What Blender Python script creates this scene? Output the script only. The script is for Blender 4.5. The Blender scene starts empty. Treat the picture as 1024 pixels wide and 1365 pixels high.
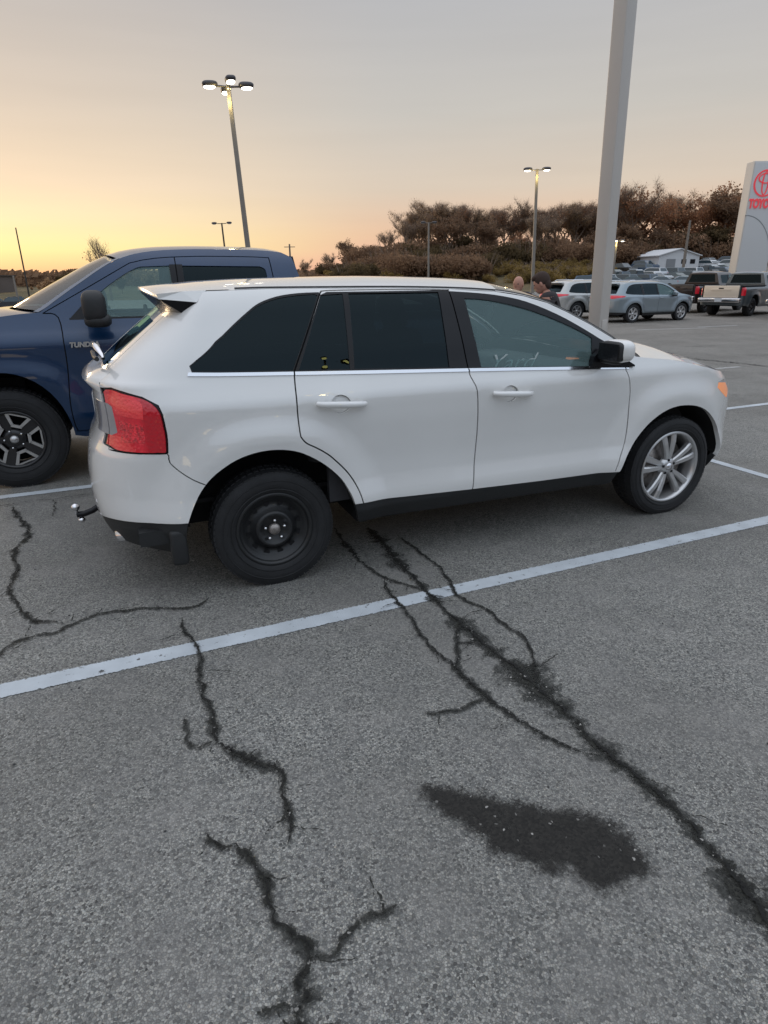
import bpy, bmesh, math, random
import numpy as np
from mathutils import Vector, Matrix, Quaternion, noise
from mathutils.geometry import delaunay_2d_cdt
random.seed(7); rng=np.random.default_rng(7)
SC=bpy.context.scene; COL=SC.collection
PI=math.pi
# ------------------------------------------------------------------ camera
def make_camera():
    f,pitch,roll,h=827.93,.3592,-.0100,1.6634
    cd=bpy.data.cameras.new('camera'); cam=bpy.data.objects.new('camera',cd); COL.objects.link(cam)
    cd.sensor_fit='HORIZONTAL'; cd.sensor_width=36; cd.lens=36*f/1024; cd.clip_start=.05; cd.clip_end=4000
    cp,sp=math.cos(pitch),math.sin(pitch); cr,sr=math.cos(roll),math.sin(roll)
    fw=Vector((0,cp,-sp)); up=Vector((0,sp,cp)); rt=Vector((1,0,0))
    r2=cr*rt+sr*up; u2=-sr*rt+cr*up
    M=Matrix((r2,u2,-fw)).transposed().to_4x4(); M.translation=(0,0,h)
    cam.matrix_world=M; SC.camera=cam
make_camera()
SC.view_settings.view_transform='Standard'; SC.view_settings.look='None'
SC.view_settings.exposure=EXPO if 'EXPO' in globals() else 0.0; SC.view_settings.gamma=1
# ------------------------------------------------------------------ world: dusk sky, sun just set at left of the view
def make_world():
    w=bpy.data.worlds.new('World'); SC.world=w; w.use_nodes=True
    nt=w.node_tree; N=nt.nodes; L=nt.links; N.clear()
    out=N.new('ShaderNodeOutputWorld')
    tc=N.new('ShaderNodeTexCoord')
    nrm=N.new('ShaderNodeVectorMath'); nrm.operation='NORMALIZE'; L.new(tc.outputs['Generated'],nrm.inputs[0])
    sep=N.new('ShaderNodeSeparateXYZ'); L.new(nrm.outputs[0],sep.inputs[0])
    flat=N.new('ShaderNodeVectorMath'); flat.operation='MULTIPLY'; flat.inputs[1].default_value=(1,1,0); L.new(nrm.outputs[0],flat.inputs[0])
    fn=N.new('ShaderNodeVectorMath'); fn.operation='NORMALIZE'; L.new(flat.outputs[0],fn.inputs[0])
    dt=N.new('ShaderNodeVectorMath'); dt.operation='DOT_PRODUCT'; L.new(fn.outputs[0],dt.inputs[0])
    az=math.radians(-38); dt.inputs[1].default_value=(math.sin(az),math.cos(az),0)
    def ramp(stops):
        r=N.new('ShaderNodeValToRGB'); r.color_ramp.interpolation='B_SPLINE' if 0 else 'EASE'
        r.color_ramp.interpolation='LINEAR'
        e=r.color_ramp.elements
        while len(e)>1: e.remove(e[-1])
        e[0].position=stops[0][0]; e[0].color=(*stops[0][1],1)
        for p,c in stops[1:]:
            k=e.new(p); k.color=(*c,1)
        L.new(sep.outputs['Z'],r.inputs[0]); return r
    sun=ramp([(0,(.84,.47,.30)),(.015,(.90,.58,.32)),(.04,(1.0,.86,.42)),(.08,(.97,.81,.52)),(.12,(.88,.71,.52)),(.21,(.69,.59,.49)),(.33,(.52,.485,.465)),(.55,(.75,.77,.82)),(1,(1.14,1.20,1.36))])
    side=ramp([(0,(.84,.43,.33)),(.03,(.83,.48,.36)),(.06,(.80,.53,.37)),(.12,(.69,.58,.475)),(.21,(.57,.54,.50)),(.33,(.475,.475,.49)),(.55,(.75,.77,.84)),(1,(1.14,1.20,1.36))])
    east=ramp([(0,(.25,.26,.29)),(.08,(.30,.32,.39)),(.25,(.41,.47,.57)),(.5,(.70,.82,.99)),(1,(1.12,1.20,1.32))])
    m1=N.new('ShaderNodeMapRange'); m1.interpolation_type='SMOOTHSTEP'; m1.inputs[1].default_value=.76; m1.inputs[2].default_value=1.0; L.new(dt.outputs['Value'],m1.inputs[0])
    m2=N.new('ShaderNodeMapRange'); m2.interpolation_type='SMOOTHSTEP'; m2.inputs[1].default_value=-.75; m2.inputs[2].default_value=.55; L.new(dt.outputs['Value'],m2.inputs[0])
    a=N.new('ShaderNodeMixRGB'); L.new(m2.outputs[0],a.inputs[0]); L.new(east.outputs[0],a.inputs[1]); L.new(side.outputs[0],a.inputs[2])
    b=N.new('ShaderNodeMixRGB'); L.new(m1.outputs[0],b.inputs[0]); L.new(a.outputs[0],b.inputs[1]); L.new(sun.outputs[0],b.inputs[2])
    cm=N.new('ShaderNodeMapping'); cm.inputs['Scale'].default_value=(2.2,2.2,26); L.new(nrm.outputs[0],cm.inputs[0]); cn=N.new('ShaderNodeTexNoise'); cn.inputs['Scale'].default_value=1.6; cn.inputs['Detail'].default_value=5; L.new(cm.outputs[0],cn.inputs['Vector'])
    cr=N.new('ShaderNodeMapRange'); cr.inputs[1].default_value=.35; cr.inputs[2].default_value=.7; cr.inputs[3].default_value=.985; cr.inputs[4].default_value=1.015; L.new(cn.outputs[0],cr.inputs[0])
    cs=N.new('ShaderNodeVectorMath'); cs.operation='SCALE'; L.new(b.outputs[0],cs.inputs[0]); L.new(cr.outputs[0],cs.inputs['Scale'])
    bg=N.new('ShaderNodeBackground'); bg.inputs[1].default_value=1.0; L.new(cs.outputs[0],bg.inputs[0])
    sky=N.new('ShaderNodeTexSky'); sky.sky_type='NISHITA'; sky.sun_disc=False; sky.sun_elevation=math.radians(2); sky.sun_rotation=math.radians(-38)
    bg2=N.new('ShaderNodeBackground'); bg2.inputs[1].default_value=.012; L.new(sky.outputs[0],bg2.inputs[0])
    ad=N.new('ShaderNodeAddShader'); L.new(bg.outputs[0],ad.inputs[0]); L.new(bg2.outputs[0],ad.inputs[1]); L.new(ad.outputs[0],out.inputs[0])
    sl=bpy.data.lights.new('sun','SUN'); sl.energy=.35; sl.angle=math.radians(12); sl.color=(1,.72,.45)
    so=bpy.data.objects.new('sun',sl); COL.objects.link(so)
    el=math.radians(4); d=Vector((math.sin(az)*math.cos(el),math.cos(az)*math.cos(el),math.sin(el)))
    so.rotation_euler=d.to_track_quat('Z','Y').to_euler()
make_world()
# ------------------------------------------------------------------ materials
MATS={}
def mat(name,col=(.5,.5,.5),rough=.5,metal=0,coat=0,spec=.5,emit=None,es=0,noise_amt=0,noise_scale=8,bump=0,bump_scale=60,coatr=.03):
    if name in MATS: return MATS[name]
    m=bpy.data.materials.new(name); m.use_nodes=True; nt=m.node_tree; b=nt.nodes['Principled BSDF']; L=nt.links
    b.inputs['Base Color'].default_value=(*col,1); b.inputs['Roughness'].default_value=rough; b.inputs['Metallic'].default_value=metal
    b.inputs['Coat Weight'].default_value=coat; b.inputs['Coat Roughness'].default_value=coatr; b.inputs['Specular IOR Level'].default_value=spec
    if emit: b.inputs['Emission Color'].default_value=(*emit,1); b.inputs['Emission Strength'].default_value=es
    if noise_amt or bump:
        tc=nt.nodes.new('ShaderNodeTexCoord')
    if noise_amt:
        n=nt.nodes.new('ShaderNodeTexNoise'); n.inputs['Scale'].default_value=noise_scale; n.inputs['Detail'].default_value=6; L.new(tc.outputs['Object'],n.inputs['Vector'])
        r=nt.nodes.new('ShaderNodeMapRange'); r.inputs[1].default_value=.3; r.inputs[2].default_value=.7; r.inputs[3].default_value=1-noise_amt; r.inputs[4].default_value=1+noise_amt; L.new(n.outputs[0],r.inputs[0])
        v=nt.nodes.new('ShaderNodeVectorMath'); v.operation='SCALE'; v.inputs[0].default_value=col; L.new(r.outputs[0],v.inputs['Scale']); L.new(v.outputs[0],b.inputs['Base Color'])
    if bump:
        n=nt.nodes.new('ShaderNodeTexNoise'); n.inputs['Scale'].default_value=bump_scale; n.inputs['Detail'].default_value=4; L.new(tc.outputs['Object'],n.inputs['Vector'])
        bp=nt.nodes.new('ShaderNodeBump'); bp.inputs['Strength'].default_value=bump; bp.inputs['Distance'].default_value=.01; L.new(n.outputs[0],bp.inputs['Height']); L.new(bp.outputs[0],b.inputs['Normal'])
    MATS[name]=m; return m
def glass(name,tint,rough=.0,refl=(1,1,1),ior=1.45,haze=0,haze_col=(.3,.42,.42)):
    m=bpy.data.materials.new(name); m.use_nodes=True; nt=m.node_tree; N=nt.nodes; L=nt.links; N.clear()
    o=N.new('ShaderNodeOutputMaterial'); t=N.new('ShaderNodeBsdfTransparent'); t.inputs[0].default_value=(*tint,1)
    g=N.new('ShaderNodeBsdfGlossy'); g.inputs['Roughness'].default_value=rough; g.inputs[0].default_value=(*refl,1)
    f=N.new('ShaderNodeFresnel'); f.inputs[0].default_value=ior; mx=N.new('ShaderNodeMixShader')
    df=N.new('ShaderNodeBsdfDiffuse'); df.inputs[0].default_value=(*haze_col,1); m0=N.new('ShaderNodeMixShader'); m0.inputs[0].default_value=haze; L.new(t.outputs[0],m0.inputs[1]); L.new(df.outputs[0],m0.inputs[2])
    L.new(f.outputs[0],mx.inputs[0]); L.new(m0.outputs[0],mx.inputs[1]); L.new(g.outputs[0],mx.inputs[2]); L.new(mx.outputs[0],o.inputs[0])
    MATS[name]=m; return m
WHITE=mat('white_paint',(.77,.765,.745),.25,0,1,.5,noise_amt=.015,noise_scale=3,coatr=.02)
BLUE=mat('blue_paint',(.004,.030,.088),.28,.2,.7,.5,noise_amt=.05,noise_scale=4)
BLACKP=mat('black_plastic',(.018,.019,.02),.55,bump=.15,bump_scale=400)
BLACKG=mat('black_gloss',(.010,.010,.012),.25,0,0,.28)
GAP=mat('gap_black',(.006,.006,.007),.9)
RUBBER=mat('tyre_rubber',(.016,.0165,.018),.72,noise_amt=.25,noise_scale=10,bump=.2,bump_scale=120)
CHROME=mat('chrome',(.78,.78,.8),.12,1)
ALLOY=mat('alloy_wheel',(.58,.58,.58),.3,.75,.3)
DARKALLOY=mat('dark_alloy',(.02,.02,.022),.35,.3,.4)
STEEL=mat('steel_wheel',(.02,.021,.022),.45,.2,.2)
RUST=mat('worn_steel',(.34,.31,.29),.45,.8,noise_amt=.3,noise_scale=40)
LINER=mat('wheel_liner',(.008,.008,.008),.95)
DARKI=mat('dark_interior',(.035,.035,.038),.8)
CLOTH=mat('seat_cloth',(.10,.105,.11),.9,bump=.1)
TINT=glass('privacy_glass',(.03,.045,.05),refl=(.62,.82,.90),ior=1.38)
FGLASS=glass('door_glass',(.72,.88,.86),refl=(.75,.95,.97),ior=1.42,haze=.25,haze_col=(.30,.45,.45))  # teal diffuse haze mixed in to stand for light seen through the glass
WGLASS=glass('windshield_glass',(.72,.80,.78))
def red_lens():
    m=mat('red_lens',(.50,.010,.012),.10,0,1); nt=m.node_tree; N=nt.nodes; L=nt.links; b=N['Principled BSDF']
    tc=N.new('ShaderNodeTexCoord'); v=N.new('ShaderNodeTexVoronoi'); v.inputs['Scale'].default_value=55; L.new(tc.outputs['Object'],v.inputs['Vector'])
    n=N.new('ShaderNodeTexNoise'); n.inputs['Scale'].default_value=9; L.new(tc.outputs['Object'],n.inputs['Vector'])
    sx=N.new('ShaderNodeSeparateXYZ'); L.new(tc.outputs['Object'],sx.inputs[0])
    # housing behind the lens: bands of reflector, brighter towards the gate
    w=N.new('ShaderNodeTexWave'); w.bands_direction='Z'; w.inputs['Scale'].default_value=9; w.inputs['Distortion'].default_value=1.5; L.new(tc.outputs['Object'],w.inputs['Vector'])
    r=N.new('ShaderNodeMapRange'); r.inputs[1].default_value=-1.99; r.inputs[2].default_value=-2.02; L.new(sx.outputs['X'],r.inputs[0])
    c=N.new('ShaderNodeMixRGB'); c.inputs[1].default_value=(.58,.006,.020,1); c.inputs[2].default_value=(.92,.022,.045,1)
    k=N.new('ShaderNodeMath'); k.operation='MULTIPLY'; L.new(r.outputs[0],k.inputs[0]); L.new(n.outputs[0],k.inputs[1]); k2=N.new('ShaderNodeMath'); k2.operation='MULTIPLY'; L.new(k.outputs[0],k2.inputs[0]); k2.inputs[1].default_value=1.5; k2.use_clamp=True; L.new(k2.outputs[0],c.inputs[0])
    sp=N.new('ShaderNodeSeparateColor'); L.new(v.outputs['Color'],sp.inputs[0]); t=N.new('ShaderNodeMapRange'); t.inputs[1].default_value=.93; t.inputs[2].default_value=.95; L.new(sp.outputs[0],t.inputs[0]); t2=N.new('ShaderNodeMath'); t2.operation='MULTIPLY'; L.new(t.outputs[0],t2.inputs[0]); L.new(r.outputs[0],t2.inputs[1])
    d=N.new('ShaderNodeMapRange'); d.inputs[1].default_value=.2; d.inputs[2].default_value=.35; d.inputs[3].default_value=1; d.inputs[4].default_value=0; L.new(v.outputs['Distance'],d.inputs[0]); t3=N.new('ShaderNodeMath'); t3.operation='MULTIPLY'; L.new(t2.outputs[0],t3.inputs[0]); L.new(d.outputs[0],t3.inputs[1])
    c2=N.new('ShaderNodeMixRGB'); L.new(t3.outputs[0],c2.inputs[0]); L.new(c.outputs[0],c2.inputs[1]); c2.inputs[2].default_value=(.95,.30,.25,1); L.new(c2.outputs[0],b.inputs['Base Color'])  # pale specks put the lens sparkle into the base colour
    bp=N.new('ShaderNodeBump'); bp.inputs['Strength'].default_value=.25; bp.inputs['Distance'].default_value=.01; L.new(v.outputs['Distance'],bp.inputs['Height']); L.new(bp.outputs[0],b.inputs['Normal'])
    return m
REDL=red_lens()
REDHOT=mat('red_lens_bright',(.95,.045,.055),.08,0,1,bump=.6,bump_scale=70)
REDMID=mat('red_lens_facets',(.80,.018,.035),.08,0,1,noise_amt=.5,noise_scale=60,bump=.9,bump_scale=90)
MATS['white_paint'].node_tree.nodes['Principled BSDF'].inputs['Coat IOR'].default_value=1.75
REDD=mat('red_reflector',(.75,.04,.03),.2,0,1,emit=(1,.05,.04),es=.12)
GREYL=mat('clear_lens',(.32,.31,.32),.12,0,1)
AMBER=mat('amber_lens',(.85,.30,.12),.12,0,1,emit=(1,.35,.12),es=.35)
HEADL=mat('head_lens',(.55,.56,.58),.1,.3,1)
WMARK=mat('window_marker',(.62,.70,.70),.8)
# ------------------------------------------------------------------ object helpers
def tagit(o,label=None,cat=None,group=None,kind=None):
    if label: o['label']=label
    if cat: o['category']=cat
    if group: o['group']=group
    if kind: o['kind']=kind
    return o
def empty(name,loc=(0,0,0),rz=0,label=None,cat=None,group=None):
    o=bpy.data.objects.new(name,None); o.empty_display_size=.2; COL.objects.link(o); o.location=loc; o.rotation_euler=(0,0,rz)
    return tagit(o,label,cat,group)
def mesh(name,V,F,m,parent=None,smooth=False,normals=None,fm=None):
    me=bpy.data.meshes.new(name); me.from_pydata([tuple(map(float,v)) for v in V],[],[tuple(map(int,f)) for f in F])
    for x in (m if isinstance(m,(list,tuple)) else [m]): me.materials.append(x)
    if fm is not None: me.polygons.foreach_set('material_index',[int(i) for i in fm])
    if smooth or normals is not None: me.polygons.foreach_set('use_smooth',[True]*len(me.polygons))
    me.update()
    if normals is not None: me.normals_split_custom_set_from_vertices([tuple(map(float,n)) for n in normals])
    o=bpy.data.objects.new(name,me); COL.objects.link(o)
    if parent is not None: o.parent=parent
    return o
class MB:
    """collects primitive pieces that become one mesh"""
    def __init__(s): s.V=[];s.F=[];s.S=[];s.M=[]
    def add(s,V,F,smooth=False,m=0,T=None):
        o=len(s.V)
        for v in V: s.V.append(tuple(T@Vector(v)) if T is not None else tuple(v))
        for f in F: s.F.append(tuple(i+o for i in f)); s.S.append(smooth); s.M.append(m)
        return s
    def box(s,c,d,T=None,m=0,bev=0,rz=0):
        x,y,z=[a/2 for a in d]
        if bev:
            b=min(bev,x*.95,y*.95,z*.95)
            bm=bmesh.new(); bmesh.ops.create_cube(bm,size=1); 
            for v in bm.verts: v.co=Vector((v.co.x*2*x,v.co.y*2*y,v.co.z*2*z))
            bmesh.ops.bevel(bm,geom=bm.edges[:],offset=b,segments=2,affect='EDGES',profile=.6)
            V=[v.co.copy() for v in bm.verts]; F=[[v.index for v in f.verts] for f in bm.faces]; bm.free()
        else:
            V=[Vector((sx*x,sy*y,sz*z)) for sx in(-1,1) for sy in(-1,1) for sz in(-1,1)]
            F=[(0,1,3,2),(4,6,7,5),(0,4,5,1),(2,3,7,6),(0,2,6,4),(1,5,7,3)]
        R=Matrix.Rotation(rz,3,'Z') if rz else None
        V=[(R@v if R else v)+Vector(c) for v in V]
        return s.add(V,F,bool(bev),m,T)
    def tube(s,pts,r,n=10,m=0,T=None,cap=True):
        pts=[Vector(p) for p in pts]; rs=r if isinstance(r,(list,tuple)) else [r]*len(pts)
        V=[];F=[]; prev=None
        for i,p in enumerate(pts):
            t=(pts[min(i+1,len(pts)-1)]-pts[max(i-1,0)]).normalized()
            if prev is None: a=t.orthogonal().normalized()
            else: a=(prev-t*prev.dot(t)).normalized()
            prev=a; b=t.cross(a)
            for k in range(n):
                q=2*PI*k/n; V.append(p+(a*math.cos(q)+b*math.sin(q))*rs[i])
        for i in range(len(pts)-1):
            for k in range(n): F.append((i*n+k,i*n+(k+1)%n,(i+1)*n+(k+1)%n,(i+1)*n+k))
        s.add(V,F,True,m,T)
        if cap:
            s.add(V[:n],[tuple(reversed(range(n)))],False,m,T); s.add(V[-n:],[tuple(range(n))],False,m,T)
        return s
    def lathe(s,prof,n=48,m=0,T=None,axis='Y',close=False):
        """prof: (along axis, radius); axis Y"""
        V=[];F=[]
        for a,r in prof:
            for k in range(n):
                q=2*PI*k/n; V.append((r*math.cos(q),a,r*math.sin(q)))
        P=len(prof)
        for i in range(P-1 if not close else P):
            j=(i+1)%P
            for k in range(n): F.append((i*n+k,i*n+(k+1)%n,j*n+(k+1)%n,j*n+k))
        return s.add(V,F,True,m,T)
    def prism(s,poly,y0,y1,m=0,T=None,smooth=False):
        """poly in (x,z), extruded along y"""
        n=len(poly); V=[(x,y0,z) for x,z in poly]+[(x,y1,z) for x,z in poly]
        F=[tuple(range(n)),tuple(reversed(range(n,2*n)))]+[(i,i+n,(i+1)%n+n,(i+1)%n) for i in range(n)]
        return s.add(V,F,smooth,m,T)
    def ell(s,c,r,p=(2,2),n=(20,12),m=0,T=None):
        """superellipsoid"""
        V=[];F=[];a,b=n
        sg=lambda v,e: math.copysign(abs(v)**e,v)
        for i in range(b+1):
            ph=-PI/2+PI*i/b
            for k in range(a):
                q=2*PI*k/a; e1=2/p[0]; e2=2/p[1]
                V.append((c[0]+r[0]*sg(math.cos(ph),e1)*sg(math.cos(q),e2),c[1]+r[1]*sg(math.cos(ph),e1)*sg(math.sin(q),e2),c[2]+r[2]*sg(math.sin(ph),e1)))
        for i in range(b):
            for k in range(a): F.append((i*a+k,i*a+(k+1)%a,(i+1)*a+(k+1)%a,(i+1)*a+k))
        return s.add(V,F,True,m,T)
    def build(s,name,m,parent=None,fixn=True):
        me=bpy.data.meshes.new(name); me.from_pydata(s.V,[],s.F)
        for x in (m if isinstance(m,(list,tuple)) else [m]): me.materials.append(x)
        me.polygons.foreach_set('use_smooth',s.S); me.polygons.foreach_set('material_index',s.M)
        if fixn:
            bm=bmesh.new(); bm.from_mesh(me); bmesh.ops.recalc_face_normals(bm,faces=bm.faces); bm.to_mesh(me); bm.free()
        me.update()
        o=bpy.data.objects.new(name,me); COL.objects.link(o)
        if parent is not None: o.parent=parent
        return o
def split_parts(root,names):
    """give every separate piece of the named parts an object of its own"""
    for o in list(root.children_recursive):
        if o.type!='MESH' or o.name.split('.')[0] not in names: continue
        me=o.data; n=len(me.vertices); par=list(range(n))
        def find(a):
            while par[a]!=a: par[a]=par[par[a]]; a=par[a]
            return a
        for e in me.edges:
            a,b=find(e.vertices[0]),find(e.vertices[1])
            if a!=b: par[a]=b
        comp={}
        for p in me.polygons: comp.setdefault(find(p.vertices[0]),[]).append(p)
        if len(comp)<2: continue
        V=[v.co.copy() for v in me.vertices]
        # pieces that touch in space stay together
        boxes=[]
        for k,ps in comp.items():
            ids=sorted({i for p in ps for i in p.vertices}); lo=[min(V[i][a] for i in ids)-.012 for a in range(3)]; hi=[max(V[i][a] for i in ids)+.012 for a in range(3)]
            boxes.append([lo,hi,ps])
        ch=True
        while ch:
            ch=False
            for i in range(len(boxes)):
                for j in range(i+1,len(boxes)):
                    A,B=boxes[i],boxes[j]
                    if all(A[0][a]<=B[1][a] and B[0][a]<=A[1][a] for a in range(3)):
                        boxes[i]=[[min(A[0][a],B[0][a]) for a in range(3)],[max(A[1][a],B[1][a]) for a in range(3)],A[2]+B[2]]; del boxes[j]; ch=True; break
                if ch: break
        if len(boxes)<2: continue
        nm=o.name.split('.')[0]; mats=list(me.materials); parent=o.parent; lab=o.get('label')
        for lo,hi,ps in boxes:
            ids=sorted({i for p in ps for i in p.vertices}); mp={i:k for k,i in enumerate(ids)}
            q=mesh(nm,[V[i] for i in ids],[tuple(mp[i] for i in p.vertices) for p in ps],mats,parent,fm=[p.material_index for p in ps])
            q.data.polygons.foreach_set('use_smooth',[p.use_smooth for p in ps])
        bpy.data.objects.remove(o)
def copy_tree(o,parent=None):
    c=o.copy(); COL.objects.link(c)
    if parent is not None: c.parent=parent
    for ch in list(o.children): copy_tree(ch,c)
    return c

# ------------------------------------------------------------------ vehicle shells
def pchip(xs,ys):
    xs=np.array(xs,float);ys=np.array(ys,float);h=np.diff(xs);d=np.diff(ys)/h
    m=np.zeros(len(xs));m[0]=d[0];m[-1]=d[-1]
    for i in range(1,len(xs)-1):
        if d[i-1]*d[i]>0:
            w1=2*h[i]+h[i-1];w2=h[i]+2*h[i-1];m[i]=(w1+w2)/(w1/d[i-1]+w2/d[i])
    def f(x):
        x=np.clip(np.asarray(x,float),xs[0],xs[-1]);k=np.clip(np.searchsorted(xs,x)-1,0,len(h)-1)
        t=(x-xs[k])/h[k];t2=t*t;t3=t2*t
        return (2*t3-3*t2+1)*ys[k]+(t3-2*t2+t)*h[k]*m[k]+(-2*t3+3*t2)*ys[k+1]+(t3-t2)*h[k]*m[k+1]
    return f
def sstep(a,b,x):
    t=np.clip((x-a)/(b-a),0,1);return t*t*(3-2*t)
class Shell:
    def __init__(S,w,xr,xf,tx,x0r,x0f,n=4,arch=(),flare=.03,nf=None):
        S.w=pchip(*zip(*w));S.xr=pchip(*zip(*xr));S.xf=pchip(*zip(*xf));S.tx=pchip(*zip(*tx))
        S.x0r=x0r;S.x0f=x0f;S.n=n;S.nf=nf or n;S.arch=arch;S.fl=flare;S.k=.75
    def W(S,x,z):
        w=S.w(z)*S.tx(x)
        for cx,cz,r in S.arch:
            d=np.hypot(x-cx,z-cz)
            w=w+S.fl*(1-sstep(r+.07,r+.27,d))*sstep(1.15,.85,z)
        return w
    def P(S,s,z):
        s=np.asarray(s,float);z=np.asarray(z,float);s,z=np.broadcast_arrays(s,z)
        x=s.copy();g=np.ones_like(x)
        for sg,x0,xe,n in((-1,S.x0r,S.xr(z),S.n),(1,S.x0f,S.xf(z),S.nf)):
            th=np.clip((s-x0)*sg/S.k,0,math.pi/2);a=(xe-x0)*sg
            m=th>0
            D=(np.cos(th)**n+np.sin(th)**n)**(1/n)
            x=np.where(m,x0+sg*a*np.sin(th)/D,x);g=np.where(m,np.maximum(np.cos(th),0)/D,g)
        return np.stack([x,-S.W(x,z)*g,z],-1)
EDGE=Shell(
 w=[(.15,.84),(.25,.875),(.38,.938),(.42,.952),(.47,.953),(.53,.943),(.60,.931),(.68,.929),(.8,.935),(.95,.943),(1.03,.943),(1.06,.937),(1.14,.902),(1.2,.875),(1.3,.835),(1.45,.765),(1.55,.715),(1.60,.68),(1.66,.62)],
 xr=[(.15,-2.17),(.3,-2.28),(.4,-2.315),(.6,-2.33),(.8,-2.30),(.86,-2.27),(.95,-2.24),(1.1,-2.235),(1.17,-2.24),(1.2,-2.2),(1.3,-2.08),(1.5,-1.82),(1.6,-1.69),(1.66,-1.62)],
 xf=[(.15,2.14),(.3,2.28),(.5,2.37),(.7,2.38),(.85,2.34),(.95,2.25),(1.05,2.12),(1.2,1.98),(1.66,1.9)],
 tx=[(-2.4,.93),(-1.9,.965),(-1.4,.99),(-.5,1),(.6,1),(1.2,.985),(1.6,.965),(2.3,.93)],
 x0r=-1.6,x0f=1.55,n=3.2,nf=3.6,arch=((-1.39,.37,.42),(1.50,.37,.43)),flare=.040)
TRUCK=Shell(
 w=[(.3,.90),(.5,.95),(.6,.975),(.8,.975),(1.0,.985),(1.15,.985),(1.22,.975),(1.3,.93),(1.4,.885),(1.6,.81),(1.8,.73),(1.86,.69),(1.95,.6)],
 xr=[(.3,-3.0),(1.95,-3.05)],
 xf=[(.3,2.75),(.6,2.85),(1.0,2.83),(1.15,2.75),(1.3,2.6),(1.95,2.5)],
 tx=[(-3,1),(1.2,1),(1.7,1.0),(2.2,.98),(2.9,.93)],
 x0r=-2.7,x0f=2.1,n=5,nf=3.2,arch=((1.85,.45,.5),(-1.85,.45,.5)),flare=.035)

def crom(P,n=5,closed=False):
    P=[np.array(p,float) for p in P]; out=[]
    N=len(P)
    for i in range(N if closed else N-1):
        if closed: a,b,c,d=P[(i-1)%N],P[i],P[(i+1)%N],P[(i+2)%N]
        else: a,b,c,d=P[max(i-1,0)],P[i],P[i+1],P[min(i+2,N-1)]
        for k in range(n):
            t=k/n; out.append(tuple(.5*((2*b)+(-a+c)*t+(2*a-5*b+4*c-d)*t*t+(-a+3*b-3*c+d)*t**3)))
    if not closed: out.append(tuple(P[-1]))
    return out
def dens(P,h,closed=True):
    out=[];N=len(P)
    for i in range(N if closed else N-1):
        a=np.array(P[i]);b=np.array(P[(i+1)%N]);n=max(1,int(np.ceil(np.linalg.norm(b-a)/h)))
        for k in range(n): out.append(tuple(a+(b-a)*k/n))
    if not closed: out.append(tuple(P[-1]))
    return out
def strip(P,w):
    """thin closed polygon around an open polyline"""
    P=np.array(P,float); T=np.gradient(P,axis=0); T/=np.linalg.norm(T,axis=1)[:,None]+1e-12
    Nn=np.stack([-T[:,1],T[:,0]],1)*w/2
    return [tuple(q) for q in P+Nn]+[tuple(q) for q in (P-Nn)[::-1]]
def inpoly(X,Y,poly):
    P=np.array(poly);c=np.zeros(len(X),bool);n=len(P);j=n-1
    for i in range(n):
        xi,yi=P[i];xj,yj=P[j]
        if yi!=yj:
            m=((yi>Y)!=(yj>Y))&(X<(xj-xi)*(Y-yi)/(yj-yi)+xi); c^=m
        j=i
    return c
def ztop_fn(top):
    xs=[a for a,_ in top];zs=[b for _,b in top]
    return pchip(xs,zs)
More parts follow.
